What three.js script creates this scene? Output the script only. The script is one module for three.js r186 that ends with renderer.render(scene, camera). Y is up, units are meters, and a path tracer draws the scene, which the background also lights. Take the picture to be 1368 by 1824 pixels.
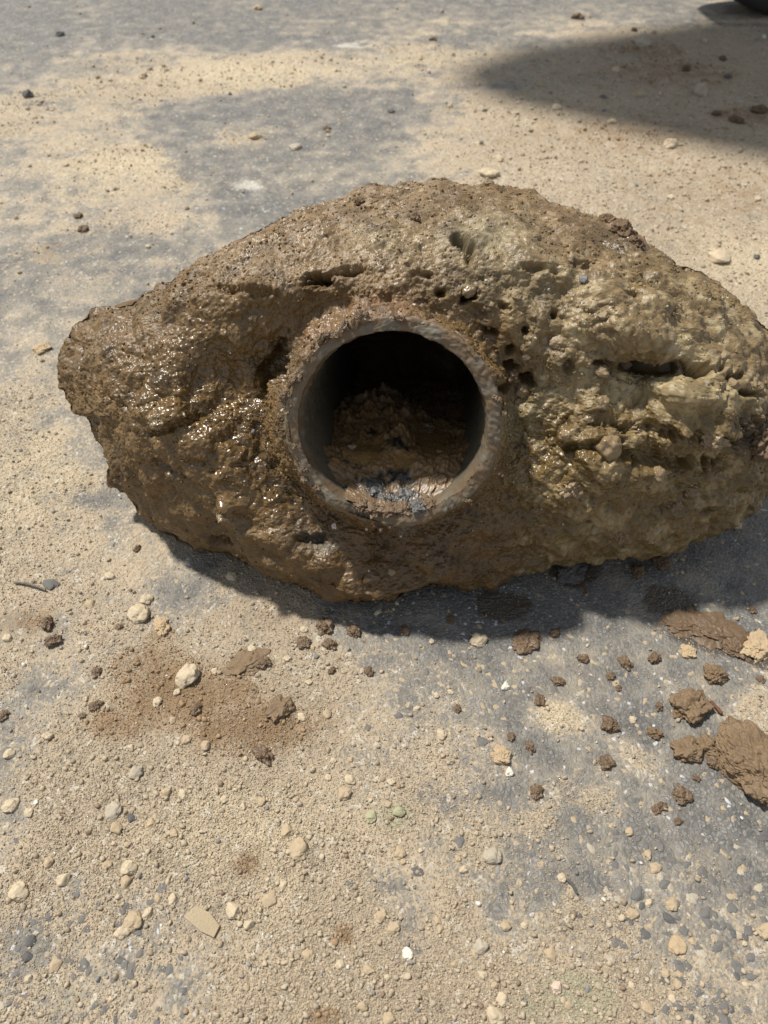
import * as THREE from 'three';
import { mergeVertices } from 'three/addons/utils/BufferGeometryUtils.js';

// ───────────────────────── camera, sky, sun, exposure ─────────────────────────
const W = 1368, H = 1824, F = 1404;                       // photograph size and its focal length, in photo pixels
const PITCH = THREE.MathUtils.degToRad(47);
const CAM = new THREE.Vector3(0, 0.713, 0.554);
const scene = new THREE.Scene();
const camera = new THREE.PerspectiveCamera(2 * Math.atan(H / 2 / F) * 180 / Math.PI, W / H, 0.02, 300);
camera.position.copy(CAM);
camera.rotation.set(-PITCH, 0, 0);
camera.focus = 0.74; camera.userData.fStop = 7.5;
camera.updateMatrixWorld();

const SUN_EL = THREE.MathUtils.degToRad(62), SUN_AZ = THREE.MathUtils.degToRad(35);   // azimuth: turn from due left towards behind the lump
const SUN = new THREE.Vector3(-Math.cos(SUN_EL) * Math.cos(SUN_AZ), Math.sin(SUN_EL), -Math.cos(SUN_EL) * Math.sin(SUN_AZ));
const sun = new THREE.DirectionalLight(new THREE.Color(1, 0.955, 0.88), 4.3);
sun.position.copy(SUN).multiplyScalar(8); sun.target.position.set(0, 0, -0.5);
sun.castShadow = true; sun.shadow.radius = 7; sun.shadow.mapSize.set(4096, 4096);
Object.assign(sun.shadow.camera, { left: -4, right: 4, top: 4, bottom: -4, near: 0.5, far: 20 });
scene.add(sun, sun.target);
{
  const w = 256, h = 128, d = new Float32Array(w * h * 4);
  for (let y = 0; y < h; y++) {
    const e = Math.max(0, (y + 0.5) / h - 0.5) * 2, k = Math.pow(1 - e, 2.2);
    for (let x = 0; x < w; x++) {
      const o = (y * w + x) * 4;
      d[o] = 0.27 + 0.33 * k; d[o + 1] = 0.32 + 0.30 * k; d[o + 2] = 0.40 + 0.24 * k; d[o + 3] = 1;
    }
  }
  const t = new THREE.DataTexture(d, w, h, THREE.RGBAFormat, THREE.FloatType);
  t.mapping = THREE.EquirectangularReflectionMapping; t.magFilter = THREE.LinearFilter; t.needsUpdate = true;
  scene.background = t; scene.environment = t; scene.backgroundIntensity = 0.88; scene.environmentIntensity = 0.88;
}
const renderer = new THREE.WebGLRenderer({ antialias: true });
renderer.toneMapping = THREE.LinearToneMapping;
renderer.toneMappingExposure = 1.36;
renderer.shadowMap.enabled = true; renderer.shadowMap.type = THREE.PCFSoftShadowMap;
renderer.setSize(768, 1024);

// ───────────────────────── helpers ─────────────────────────
let seed = 12345;
const rnd = () => { seed = (seed + 0x6d2b79f5) | 0; let t = Math.imul(seed ^ (seed >>> 15), 1 | seed); t = (t + Math.imul(t ^ (t >>> 7), 61 | t)) ^ t; return ((t ^ (t >>> 14)) >>> 0) / 4294967296; };
const rr = (a, b) => a + (b - a) * rnd();
const clamp = (x, a = 0, b = 1) => (x < a ? a : x > b ? b : x);
const sst = (a, b, x) => { const t = clamp((x - a) / (b - a)); return t * t * (3 - 2 * t); };
const mix = (a, b, t) => a + (b - a) * t;
const PERM = new Uint8Array(512); { const p = [...Array(256).keys()]; for (let i = 255; i > 0; i--) { const j = Math.floor(rnd() * (i + 1)); [p[i], p[j]] = [p[j], p[i]]; } for (let i = 0; i < 512; i++) PERM[i] = p[i & 255]; }
const GX = new Float32Array(256), GY = new Float32Array(256), GZ = new Float32Array(256);
for (let i = 0; i < 256; i++) { const z = rr(-1, 1), a = rr(0, 6.2832), r = Math.sqrt(1 - z * z); GX[i] = r * Math.cos(a); GY[i] = r * Math.sin(a); GZ[i] = z; }
function noise3(x, y, z) {
  const xi = Math.floor(x), yi = Math.floor(y), zi = Math.floor(z), fx = x - xi, fy = y - yi, fz = z - zi;
  const u = fx * fx * fx * (fx * (fx * 6 - 15) + 10), v = fy * fy * fy * (fy * (fy * 6 - 15) + 10), w = fz * fz * fz * (fz * (fz * 6 - 15) + 10);
  const X = xi & 255, Y = yi & 255, Z = zi & 255, A = PERM[X] + Y, B = PERM[X + 1] + Y;
  const a0 = PERM[PERM[A & 255] + Z], a1 = PERM[PERM[(A + 1) & 255] + Z], b0 = PERM[PERM[B & 255] + Z], b1 = PERM[PERM[(B + 1) & 255] + Z];
  const c0 = PERM[PERM[A & 255] + Z + 1], c1 = PERM[PERM[(A + 1) & 255] + Z + 1], d0 = PERM[PERM[B & 255] + Z + 1], d1 = PERM[PERM[(B + 1) & 255] + Z + 1];
  const g = (h, x, y, z) => GX[h] * x + GY[h] * y + GZ[h] * z;
  const n00 = mix(g(a0, fx, fy, fz), g(b0, fx - 1, fy, fz), u), n10 = mix(g(a1, fx, fy - 1, fz), g(b1, fx - 1, fy - 1, fz), u);
  const n01 = mix(g(c0, fx, fy, fz - 1), g(d0, fx - 1, fy, fz - 1), u), n11 = mix(g(c1, fx, fy - 1, fz - 1), g(d1, fx - 1, fy - 1, fz - 1), u);
  return 1.5 * mix(mix(n00, n10, v), mix(n01, n11, v), w);
}
function noise2(x, y) {
  const xi = Math.floor(x), yi = Math.floor(y), fx = x - xi, fy = y - yi, u = fx * fx * (3 - 2 * fx), v = fy * fy * (3 - 2 * fy);
  const X = xi & 255, Y = yi & 255, A = PERM[X] + Y, B = PERM[X + 1] + Y;
  const a = PERM[A & 255], b = PERM[B & 255], c = PERM[(A + 1) & 255], d = PERM[(B + 1) & 255];
  const p = GX[a] * fx + GY[a] * fy, q = GX[b] * (fx - 1) + GY[b] * fy, r = GX[c] * fx + GY[c] * (fy - 1), s = GX[d] * (fx - 1) + GY[d] * (fy - 1);
  return 1.7 * mix(mix(p, q, u), mix(r, s, u), v);
}
function fbm2(x, y, n) { let s = 0, a = 1, t = 0; for (let i = 0; i < n; i++) { s += a * noise2(x, y); t += a; a *= 0.5; x = x * 2.03 + 17.3; y = y * 2.03 + 9.1; } return s / t; }
function fbm3(x, y, z, n) { let s = 0, a = 1, t = 0; for (let i = 0; i < n; i++) { s += a * noise3(x, y, z); t += a; a *= 0.5; x = x * 2.03 + 17.3; y = y * 2.03 + 9.1; z = z * 2.03 + 4.7; } return s / t; }
const hash = (x, y, k = 0) => { let h = Math.imul(x, 374761393) ^ Math.imul(y, 668265263) ^ Math.imul(k, 2147483647 - 1013904223); h = Math.imul(h ^ (h >>> 13), 1274126177); h ^= h >>> 16; return (h >>> 0) / 4294967296; };
const V2 = { f1: 0, f2: 0, id: 0 };
function voronoi2(x, y) {                                   // nearest and second nearest cell
  const xi = Math.floor(x), yi = Math.floor(y); let f1 = 9, f2 = 9, id = 0;
  for (let j = -1; j <= 1; j++) for (let i = -1; i <= 1; i++) {
    const cx = xi + i, cy = yi + j, h = hash(cx, cy), dx = cx + 0.1 + 0.8 * h - x, dy = cy + 0.1 + 0.8 * hash(cx, cy, 1) - y, d = dx * dx + dy * dy;
    if (d < f1) { f2 = f1; f1 = d; id = hash(cx, cy, 2); } else if (d < f2) f2 = d;
  }
  V2.f1 = Math.sqrt(f1); V2.f2 = Math.sqrt(f2); V2.id = id; return V2;
}
function worley3(x, y, z) {
  const xi = Math.floor(x), yi = Math.floor(y), zi = Math.floor(z); let f1 = 9;
  for (let k = -1; k <= 1; k++) for (let j = -1; j <= 1; j++) for (let i = -1; i <= 1; i++) {
    const cx = xi + i, cy = yi + j + 131 * (zi + k), dx = cx + hash(cx, cy) - x, dy = yi + j + hash(cx, cy, 1) - y, dz = zi + k + hash(cx, cy, 2) - z, d = dx * dx + dy * dy + dz * dz;
    if (d < f1) f1 = d;
  }
  return Math.sqrt(f1);
}
const cosP = Math.cos(PITCH), sinP = Math.sin(PITCH);
function rayOf(px, py) { const a = (px - W / 2) / F, b = (H / 2 - py) / F; return new THREE.Vector3(a, -sinP + b * cosP, -cosP - b * sinP); }   // where a survey point of the photograph lies, as a direction
function onGround(px, py) { const r = rayOf(px, py), t = CAM.y / -r.y; return [CAM.x + r.x * t, CAM.z + r.z * t, t]; }                         // its place on the ground in metres, and metres per F pixels
function toPix(v) { const x = v.x - CAM.x, y = v.y - CAM.y, z = v.z - CAM.z, f = -sinP * y - cosP * z, u = cosP * y - sinP * z; return [W / 2 + F * x / f, H / 2 - F * u / f]; }

const taken = new Map();
const numbered = (n) => { const k = (taken.get(n) ?? -1) + 1; taken.set(n, k); return k ? n + '_' + String(k).padStart(3, '0') : n; };
function tag(o, label, category, group, kind) { o.userData.label = label; o.userData.category = category; if (group) o.userData.group = group; if (kind) o.userData.kind = kind; return o; }
function mesh(name, geo, mat, parent) { const m = new THREE.Mesh(geo, mat); m.name = name; m.castShadow = m.receiveShadow = true; if (parent) parent.add(m); return m; }
const lin = (r, g, b) => new THREE.Color().setRGB(r, g, b);
const std = (c, rough, extra = {}) => new THREE.MeshStandardMaterial({ color: c, roughness: rough, ...extra });
function tex(w, h, n, fill, srgb) {
  const d = new Uint8Array(w * h * 4); fill(d);
  const t = new THREE.DataTexture(d, w, h, THREE.RGBAFormat); t.magFilter = THREE.LinearFilter; t.wrapS = t.wrapT = THREE.MirroredRepeatWrapping;
  if (srgb) t.colorSpace = THREE.SRGBColorSpace; t.needsUpdate = true; return t;
}
const TO_SRGB = new Uint8Array(4097); for (let i = 0; i <= 4096; i++) { const c = i / 4096; TO_SRGB[i] = Math.round(255 * (c <= 0.0031308 ? 12.92 * c : 1.055 * Math.pow(c, 1 / 2.4) - 0.055)); }
const enc = (c) => TO_SRGB[(clamp(c) * 4096) | 0];

// ───────────────────────── the ground: asphalt under blown soil ─────────────────────────
// how much soil covers the asphalt, read off the photograph: photo x, photo y, cover
const COVER = [[10, 20, .05], [300, 20, .03], [600, 15, .08], [900, 15, .1], [1150, 15, .2], [1330, 20, .4], [30, 70, .05], [250, 60, .05], [450, 60, .05], [620, 70, .25], [690, 45, .35], [820, 60, .3], [950, 60, .35], [1080, 75, .65], [1200, 85, .9], [1330, 90, .9],
  [40, 130, .25], [130, 130, .55], [220, 118, .6], [60, 190, .75], [180, 175, .7], [300, 150, .85], [400, 140, .95], [500, 130, .95], [560, 115, .7], [640, 105, .55], [740, 100, .75], [830, 105, .6], [900, 130, .6], [980, 120, .8], [1100, 130, .9], [1300, 150, .9],
  [20, 222, .8], [110, 215, .6], [200, 220, .45], [300, 215, .15], [400, 200, .05], [500, 195, .05], [600, 190, .05], [700, 190, .12], [680, 140, .45], [790, 180, .45], [880, 195, .85], [1000, 200, .95], [1200, 250, 1], [1368, 280, 1],
  [20, 265, .4], [100, 275, .6], [180, 290, .85], [260, 290, .9], [330, 265, .2], [370, 300, .3], [440, 240, .65], [480, 290, .2], [550, 250, .2], [640, 250, .15], [700, 260, .3], [800, 260, .6], [880, 255, .85], [1000, 280, .9],
  [30, 340, .35], [120, 330, .6], [220, 330, .75], [300, 335, .7], [360, 340, .35], [440, 330, .3], [420, 370, .05], [520, 350, .15], [560, 320, .3], [480, 395, .2], [640, 310, .3],
  [30, 420, .35], [100, 440, .5], [150, 390, .5], [210, 420, .5], [290, 390, .6], [350, 420, .35], [400, 400, .3], [250, 480, .35], [170, 490, .5],
  [30, 520, .3], [120, 520, .35], [200, 520, .3], [90, 600, .25], [40, 640, .45], [1200, 350, .9], [1330, 400, .95], [1340, 480, 1], [1360, 540, .95],
  [30, 720, .75], [60, 800, .9], [30, 900, .95], [120, 850, .85], [100, 740, .45], [150, 930, .75], [165, 800, .3], [200, 900, .45], [30, 1000, .95], [150, 1000, .85], [230, 950, .6], [330, 1010, .3], [260, 1000, .6], [400, 1060, .65], [300, 1055, .45], [460, 1090, .9],
  [20, 1180, .85], [100, 1200, .55], [60, 1250, .5], [30, 1330, .65], [200, 1130, .85], [300, 1200, 1], [400, 1280, 1], [500, 1150, 1], [550, 1300, 1], [600, 1200, .9], [660, 1160, .5], [700, 1220, .55], [640, 1270, .75], [640, 1120, .4], [720, 1110, .1],
  [800, 1120, .05], [900, 1100, .02], [1000, 1100, .02], [1100, 1150, .05], [1200, 1150, .08], [1320, 1000, .1], [1350, 1050, .3], [800, 1230, .42], [900, 1230, .15], [1000, 1230, .15], [1100, 1230, .08], [1150, 1300, .06], [1290, 1220, .15], [750, 1330, .65], [850, 1350, .6], [930, 1400, .35], [1050, 1400, .3], [1150, 1420, .1], [1250, 1450, .1], [1330, 1470, .15],
  [996, 1275, .95], [1047, 1412, .9], [1338, 1261, .8], [1131, 1350, .75], [1075, 1345, .15], [990, 1330, .15], [700, 1450, .9], [850, 1480, .7], [800, 1530, .75], [940, 1470, .75], [950, 1520, .4], [1050, 1480, .2], [1050, 1540, .35], [1150, 1500, .15], [1250, 1480, .1], [1350, 1520, .2], [1245, 1565, .8], [900, 1600, .6], [960, 1590, .5], [1000, 1650, .75], [1100, 1650, .7], [1150, 1600, .3], [1250, 1600, .3], [1200, 1660, .45], [1280, 1650, .55], [1340, 1610, .55], [1350, 1700, .75], [1100, 1750, .95], [1000, 1780, .9], [1270, 1750, .6], [1230, 1800, .65], [1350, 1800, .6],
  [800, 1620, .9], [700, 1570, .65], [740, 1555, .6], [600, 1550, .85], [600, 1700, 1], [500, 1600, 1], [400, 1500, 1], [300, 1500, .95], [200, 1450, .95], [100, 1450, .9], [20, 1480, .55], [60, 1560, .9], [100, 1640, .65], [200, 1610, .8], [250, 1610, .6], [280, 1650, .75], [150, 1720, .55], [40, 1740, .5], [60, 1680, .5], [300, 1760, .6], [280, 1800, .7], [400, 1770, .9], [700, 1780, .95], [850, 1750, .9], [200, 1350, .95], [120, 1390, .9], [450, 1420, 1],
  [700, 1030, .1], [500, 900, .3], [900, 800, .2], [300, 700, .3], [700, 600, .3], [1100, 600, .5]].map(([x, y, v]) => { const [gx, gz, t] = onGround(x, y); return [gx, gz, t * 0.05, v + (y < 620 ? 0.07 * sst(.1, .5, v) : 0)]; });
// patches of another matter: photo x, y, half widths, strength
const patch = (list) => list.map(([x, y, a, b, s]) => { const [gx, gz, t] = onGround(x, y), [, gz2] = onGround(x, y + b); return [gx, gz, a * t / F, Math.abs(gz2 - gz), s]; });
const DAMP = patch([[330, 1240, 135, 70, 1], [450, 1300, 120, 55, 1], [270, 1190, 80, 50, .8], [210, 1290, 70, 40, .7], [40, 1108, 70, 22, .9], [612, 1665, 22, 22, .9], [437, 1545, 30, 28, .8], [580, 1815, 40, 22, .8], [290, 1130, 30, 16, .8], [1316, 1715, 14, 10, .8], [480, 1100, 90, 30, .35], [1150, 90, 110, 25, .55], [1330, 210, 90, 22, .6], [100, 445, 34, 22, .5], [1120, 240, 230, 60, .42], [1300, 340, 220, 90, .36], [1200, 130, 200, 50, .5]]);
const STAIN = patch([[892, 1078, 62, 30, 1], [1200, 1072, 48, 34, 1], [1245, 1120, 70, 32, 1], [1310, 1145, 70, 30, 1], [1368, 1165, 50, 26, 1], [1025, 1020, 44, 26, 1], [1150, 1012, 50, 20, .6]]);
const CHALK = patch([[445, 330, 34, 10, 1], [495, 108, 30, 9, 1], [620, 80, 60, 10, .7], [190, 180, 26, 8, .7], [120, 1425, 12, 9, .8], [830, 140, 60, 7, .5], [950, 60, 60, 8, .4]]);
const CLAY = patch([[1035, 1775, 75, 52, 1], [700, 1450, 46, 34, .7], [118, 1775, 46, 34, .6], [960, 1800, 70, 40, .6]]);
const YELLOW = patch([[450, 135, 160, 30, 1], [230, 295, 130, 36, 1], [130, 330, 90, 30, .6], [60, 860, 110, 120, .8], [430, 1480, 170, 90, .7], [480, 1600, 60, 80, .6], [1000, 1275, 40, 28, .9], [1340, 470, 90, 60, .7], [700, 110, 90, 22, .5]]);
function inPatches(list, x, z) { let s = 0; for (const [cx, cz, a, b, k] of list) { const dx = (x - cx) / a, dz = (z - cz) / b, q = dx * dx + dz * dz; if (q < 6) s = Math.max(s, k * Math.exp(-q * 1.1)); } return s; }
function coverAt(x, z) { let s = 0, w = 0; for (const [cx, cz, r, v] of COVER) { const dx = x - cx, dz = (z - cz) * 0.8, q = (dx * dx + dz * dz) / (r * r) + 0.12, k = 1 / (q * q); s += k * v; w += k; } return s / w; }
const G_NEAR = { x0: -0.66, z0: -0.78, x1: 0.66, z1: 0.54, n: 2048 }, G_FAR = { x0: -2.7, z0: -4.7, x1: 2.7, z1: 0.7, n: 2048 };
function coverGrid(a, m) {
  const g = new Float32Array((m + 1) * (m + 1) * 6), dx = (a.x1 - a.x0) / m, dz = (a.z1 - a.z0) / m, lists = [DAMP, STAIN, CHALK, CLAY, YELLOW];
  for (let j = 0; j <= m; j++) for (let i = 0; i <= m; i++) { const x = a.x0 + i * dx, z = a.z0 + j * dz, o = (j * (m + 1) + i) * 6; g[o] = coverAt(x, z); for (let k = 0; k < 5; k++) g[o + 1 + k] = inPatches(lists[k], x, z); }
  const out = new Float32Array(6);
  return (x, z) => {
    const u = clamp((x - a.x0) / dx, 0, m - 1e-4), v = clamp((z - a.z0) / dz, 0, m - 1e-4), i = u | 0, j = v | 0, fu = u - i, fv = v - j, o = (j * (m + 1) + i) * 6, p = o + (m + 1) * 6;
    for (let k = 0; k < 6; k++) out[k] = mix(mix(g[o + k], g[o + 6 + k], fu), mix(g[p + k], g[p + 6 + k], fu), fv);
    return out;
  };
}
const surveyNear = coverGrid(G_NEAR, 170), surveyFar = coverGrid(G_FAR, 200);
const survey = (x, z) => (x > G_NEAR.x0 && x < G_NEAR.x1 && z > G_NEAR.z0 && z < G_NEAR.z1 ? surveyNear : surveyFar)(x, z);
// soft relief in metres: the sheet itself
function relief(x, z) { const m = survey(x, z)[0]; return 0.0045 * m + 0.0022 * fbm2(x * 14, z * 14, 3) * (0.4 + m) + 0.0012 * noise2(x * 60, z * 60) * (0.3 + m) - 0.002; }
const GP = { h: 0, r: 0, g: 0, b: 0, dirt: 0, wet: 0 };
function groundPoint(x, z, coarse) {                        // fine height (mm) and base colour
  const s = survey(x, z), m = s[0], damp = s[1], stain = s[2], chalk = s[3], clay = s[4], yel = s[5];
  const wx = x + 0.004 * noise2(x * 70, z * 70), wz = z + 0.004 * noise2(x * 70 + 40, z * 70);
  const big = fbm2(x * 5 + 3, z * 5, 3), mid = fbm2(x * 26, z * 26 + 7, 3), fine = noise2(x * 320, z * 320), gr = noise2(x * 800 + 5, z * 800);
  // asphalt: chippings of 6 to 12 mm set in binder
  let v = voronoi2(wx * 105, wz * 105); const e1 = v.f2 - v.f1, id1 = v.id; v = voronoi2(wx * 260 + 31, wz * 260); const e2 = v.f2 - v.f1, id2 = v.id;
  const st1 = sst(0.02, 0.55, e1) * (id1 > 0.35 ? 1 : 0.35), st2 = sst(0.05, 0.35, e2);
  const ha = 0.55 * st1 * (0.6 + 0.6 * id1) + 0.55 * st2 * (.4 + id2) + 0.45 * fine + 0.45 * gr;
  let tone = mix(0.135, mix(0.105, 0.2, id1 * id1), st1 * .7) * (0.6 + 0.8 * id2 * st2) * (1 + 0.25 * mid) * (1 + .35 * gr + .2 * fine);
  let r = tone * 1.04, g = tone, b = tone * .92;
  if (id2 > 0.985 && st2 > 0.5) { r = g = b = 0.42; } else if (id2 < 0.03) { r = .34; g = .26; b = .16; }
  // powder held in the low places of the asphalt
  const dust = clamp(0.32 + 0.75 * m + 0.5 * mid + 0.4 * big - 0.42 * ha + 0.15 * fine) * (0.5 + 0.5 * sst(0, .25, m + .12)) * (1 - 0.8 * stain);
  // soil lying on it, in crumbs
  v = voronoi2(wx * 620 + 9, wz * 620 + 3); const c1 = v.f1, cid = v.id; v = voronoi2(wx * 240 + 2, wz * 240 + 8); const c2 = v.f1, cid2 = v.id;
  const crumb = (1 - clamp(c1 * 1.3)) * (0.3 + 0.6 * cid) + (cid2 > 0.86 ? 1.1 * (1 - clamp(c2 * 1.8)) : 0);
  const clump = fbm2(x * 190 + 4, z * 190, 3), streak = fbm2(x * 3.5 + z * 1.2, z * 17, 3); const hd = 3.2 * streak * sst(-.3, -.9, z) + -4.55 + 7.6 * m + 1.5 * clump + 2.8 * mid + 1.8 * big + 0.75 * crumb + 0.35 * fine + 0.25 * gr;
  const k = sst(-.9, .8, hd - ha + .6 * gr + .6 * fine + 2.4 * (cid - .5) + 1.1 * (cid2 - .5));
  const t2 = (0.9 + 0.22 * cid + 0.12 * gr + 0.12 * fine) * (1 + 0.14 * big + 0.1 * mid);
  let dr = mix(0.325, 0.415, yel) * t2, dg = mix(0.262, 0.342, yel) * t2, db = mix(0.183, 0.232, yel) * t2;
  if (cid2 > 0.93) { dr = mix(dr, 0.5, 0.5); dg = mix(dg, 0.47, 0.5); db = mix(db, 0.4, 0.5); }
  const dampK = clamp(damp * 1.6 + 0.8 * mid - 0.3 + 0.3 * fine + .7 * (cid - .5)) * (damp > 0.02 ? 1 : 0);
  dr = mix(dr, 0.185 * t2, dampK); dg = mix(dg, 0.122 * t2, dampK); db = mix(db, 0.067 * t2, dampK);
  const clayK = sst(.25, .6, clay + 0.35 * mid); dr = mix(dr, 0.27 * t2, clayK); dg = mix(dg, 0.25 * t2, clayK); db = mix(db, 0.165 * t2, clayK);
  const powder = 0.72 * sst(0.05, 1, dust);
  r = mix(r, 0.35 * t2, powder); g = mix(g, 0.29 * t2, powder); b = mix(b, 0.205 * t2, powder);
  const ck = (chalk > .02 ? sst(.35, 1, chalk * 1.1 + 0.9 * mid + 0.4 * fine) : 0) * .5; r = mix(r, .6, ck); g = mix(g, .57, ck); b = mix(b, .5, ck);
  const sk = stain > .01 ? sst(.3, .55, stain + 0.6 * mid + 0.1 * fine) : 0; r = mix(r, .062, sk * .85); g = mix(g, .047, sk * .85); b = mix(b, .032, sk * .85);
  GP.h = mix(ha * (1 - .3 * powder), Math.max(ha * .4, hd * 0.6 + 0.8 * crumb + 0.8 * clump), k); GP.dirt = k; GP.wet = sk;
  const kd = k * (1 - sk); GP.r = mix(r, dr, kd); GP.g = mix(g, dg, kd); GP.b = mix(b, db, kd);
  return GP;
}
function groundMaterial(a) {
  const n = a.n, col = new Uint8Array(n * n * 4), bmp = new Uint8Array(n * n * 4), rough = new Uint8Array(n * n * 4), sx = (a.x1 - a.x0) / n, sz = (a.z1 - a.z0) / n;
  for (let j = 0; j < n; j++) for (let i = 0; i < n; i++) {
    const p = groundPoint(a.x0 + (i + 0.5) * sx, a.z0 + (j + 0.5) * sz), o = (j * n + i) * 4;
    col[o] = enc(p.r); col[o + 1] = enc(p.g); col[o + 2] = enc(p.b); col[o + 3] = 255;
    bmp[o] = bmp[o + 1] = bmp[o + 2] = clamp((p.h + 4) / 14) * 255; bmp[o + 3] = 255;
    rough[o] = 0; rough[o + 1] = 255 * mix(mix(0.72, 0.95, p.dirt), 0.38, p.wet); rough[o + 2] = 0; rough[o + 3] = 255;
  }
  const mk = (d, srgb) => { const t = new THREE.DataTexture(d, n, n, THREE.RGBAFormat); t.magFilter = THREE.LinearFilter; t.wrapS = t.wrapT = THREE.MirroredRepeatWrapping; if (srgb) t.colorSpace = THREE.SRGBColorSpace; t.needsUpdate = true; return t; };
  return new THREE.MeshStandardMaterial({ map: mk(col, true), bumpMap: mk(bmp), bumpScale: 0.014 * 0.8, roughnessMap: mk(rough), roughness: 1 });
}
const steps = (a, b, h) => { const n = Math.round((b - a) / h); return Array.from({ length: n }, (_, i) => a + (b - a) * i / n); };
const grow = (from, to, h0, k) => { const out = [from]; let x = from, h = h0; while (x < to) { x = Math.min(to, x + h); out.push(x); h *= k; } return out; };
const XS = [...grow(0, 30, .006, 1.07).slice(1).reverse().map((d) => G_NEAR.x0 - d), ...steps(G_NEAR.x0, G_NEAR.x1, .0033), ...grow(0, 30, .006, 1.07).map((d) => G_NEAR.x1 + d)];
const ZS = [...grow(0, 30, .005, 1.03).slice(1).reverse().map((d) => G_NEAR.z0 - d), ...steps(G_NEAR.z0, G_NEAR.z1, .0033), ...grow(0, 30, .006, 1.12).map((d) => G_NEAR.z1 + d)];
const DX = (x) => x >= G_NEAR.x0 - 1e-6 && x <= G_NEAR.x1 + 1e-6, DZ = (z) => z >= G_NEAR.z0 - 1e-6 && z <= G_NEAR.z1 + 1e-6;
const groundY = (x, z) => relief(x, z);
function groundSheet(name, near, a, mat) {
  const xs = XS.map((x, i) => i), nx = XS.length, nz = ZS.length, pos = [], uv = [], idx = [], map = new Int32Array(nx * nz).fill(-1);
  const vert = (i, j) => { const o = j * nx + i; if (map[o] < 0) { map[o] = pos.length / 3; const x = XS[i], z = ZS[j]; pos.push(x, Math.hypot(x, z) < 6 ? relief(x, z) : 0, z); uv.push((x - a.x0) / (a.x1 - a.x0), (z - a.z0) / (a.z1 - a.z0)); } return map[o]; };
  for (let j = 0; j < nz - 1; j++) for (let i = 0; i < nx - 1; i++) {
    const inside = DX(XS[i]) && DX(XS[i + 1]) && DZ(ZS[j]) && DZ(ZS[j + 1]);
    if (inside !== near) continue;
    const p = vert(i, j), q = vert(i + 1, j), r = vert(i, j + 1), s = vert(i + 1, j + 1); idx.push(p, r, q, q, r, s);
  }
  const g = new THREE.BufferGeometry(); g.setAttribute('position', new THREE.Float32BufferAttribute(pos, 3)); g.setAttribute('uv', new THREE.Float32BufferAttribute(uv, 2)); g.setIndex(idx); g.computeVertexNormals();
  const m = mesh(name, g, mat, scene); m.userData.kind = 'structure'; return m;
}
const ground = tag(groundSheet('ground', true, G_NEAR, groundMaterial(G_NEAR)), 'worn grey asphalt strewn with tan soil under and around the lump', 'ground', null, 'structure');
tag(groundSheet('ground_beyond', false, G_FAR, groundMaterial(G_FAR)), 'asphalt with streaks of yellow dust stretching away behind the lump', 'ground', null, 'structure');
console.log('ground done');

// ───────────────────────── stones and clods: shapes ─────────────────────────
function rock(detail, k, { cuts = 0, rough = 0.12, bumpy = 0, flat = 1 } = {}) {
  const g = mergeVertices(new THREE.IcosahedronGeometry(1, detail).deleteAttribute('uv').deleteAttribute('normal')), p = g.attributes.position, v = new THREE.Vector3();
  const planes = Array.from({ length: cuts }, () => [new THREE.Vector3(rr(-1, 1), rr(-1, 1), rr(-1, 1)).normalize(), rr(0.55, 0.85)]);
  for (let i = 0; i < p.count; i++) {
    v.fromBufferAttribute(p, i).normalize(); const d = v.clone();
    let r = 1 + rough * 1.6 * noise3(d.x * 1.3 + k * 7, d.y * 1.3, d.z * 1.3) + rough * 0.6 * noise3(d.x * 4 + k * 3, d.y * 4, d.z * 4) + rough * 0.22 * noise3(d.x * 11, d.y * 11 + k, d.z * 11);
    if (bumpy) r += bumpy * (Math.abs(noise3(d.x * 2.2 + k * 5, d.y * 2.2, d.z * 2.2)) - .2 + .6 * Math.abs(noise3(d.x * 5 + k, d.y * 5, d.z * 5)) + .35 * noise3(d.x * 9 + k, d.y * 9, d.z * 9) + .22 * noise3(d.x * 17, d.y * 17 + k, d.z * 17) + .14 * noise3(d.x * 31, d.y * 31 + k, d.z * 31));
    for (const [n, h] of planes) { const c = d.dot(n); if (c * r > h) r = mix(r, h / c, 0.72); }
    r += .05 * noise3(d.x * 5 + k, d.y * 5, d.z * 5) + .025 * noise3(d.x * 12, d.y * 12 + k, d.z * 12);
    v.copy(d).multiplyScalar(r); v.y *= flat; p.setXYZ(i, v.x, v.y, v.z);
  }
  g.computeVertexNormals(); return g;
}
const GEO = {
  pebble: [0, 1, 2, 3, 4, 5].map((k) => rock(9, k, { rough: .22, cuts: 3 })),
  angular: [0, 1, 2, 3, 4, 5].map((k) => rock(11, k + 10, { cuts: 8, rough: .2 })),
  clod: [0, 1, 2, 3, 4].map((k) => rock(19, k + 20, { rough: .3, bumpy: .26 })),
  smear: [0, 1, 2].map((k) => rock(30, k + 50, { rough: .34, bumpy: .1 })),
  grain: [0, 1, 2].map((k) => rock(1, k + 30, { rough: .42, cuts: 5 })),
};
const speckle = tex(256, 256, 4, (d) => { for (let j = 0; j < 256; j++) for (let i = 0; i < 256; i++) { const o = (j * 256 + i) * 4, c = 150 + 70 * fbm2(i / 20, j / 20, 4) + 30 * noise2(i / 2, j / 2); d[o] = d[o + 1] = d[o + 2] = clamp(c, 0, 255); d[o + 3] = 255; } });
const STONE = {                                             // base colours as matter
  pale: [.43, .36, .255], tan: [.36, .285, .19], grey: [.34, .3, .235], white: [.6, .56, .47], dark: [.09, .088, .086], slate: [.12, .116, .11], brown: [.11, .07, .037], mud: [.15, .1, .054], dusty: [.37, .28, .175], coated: [.2, .145, .082], green: [.31, .30, .19], pink: [.46, .37, .3], red: [.22, .075, .03],
};
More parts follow.
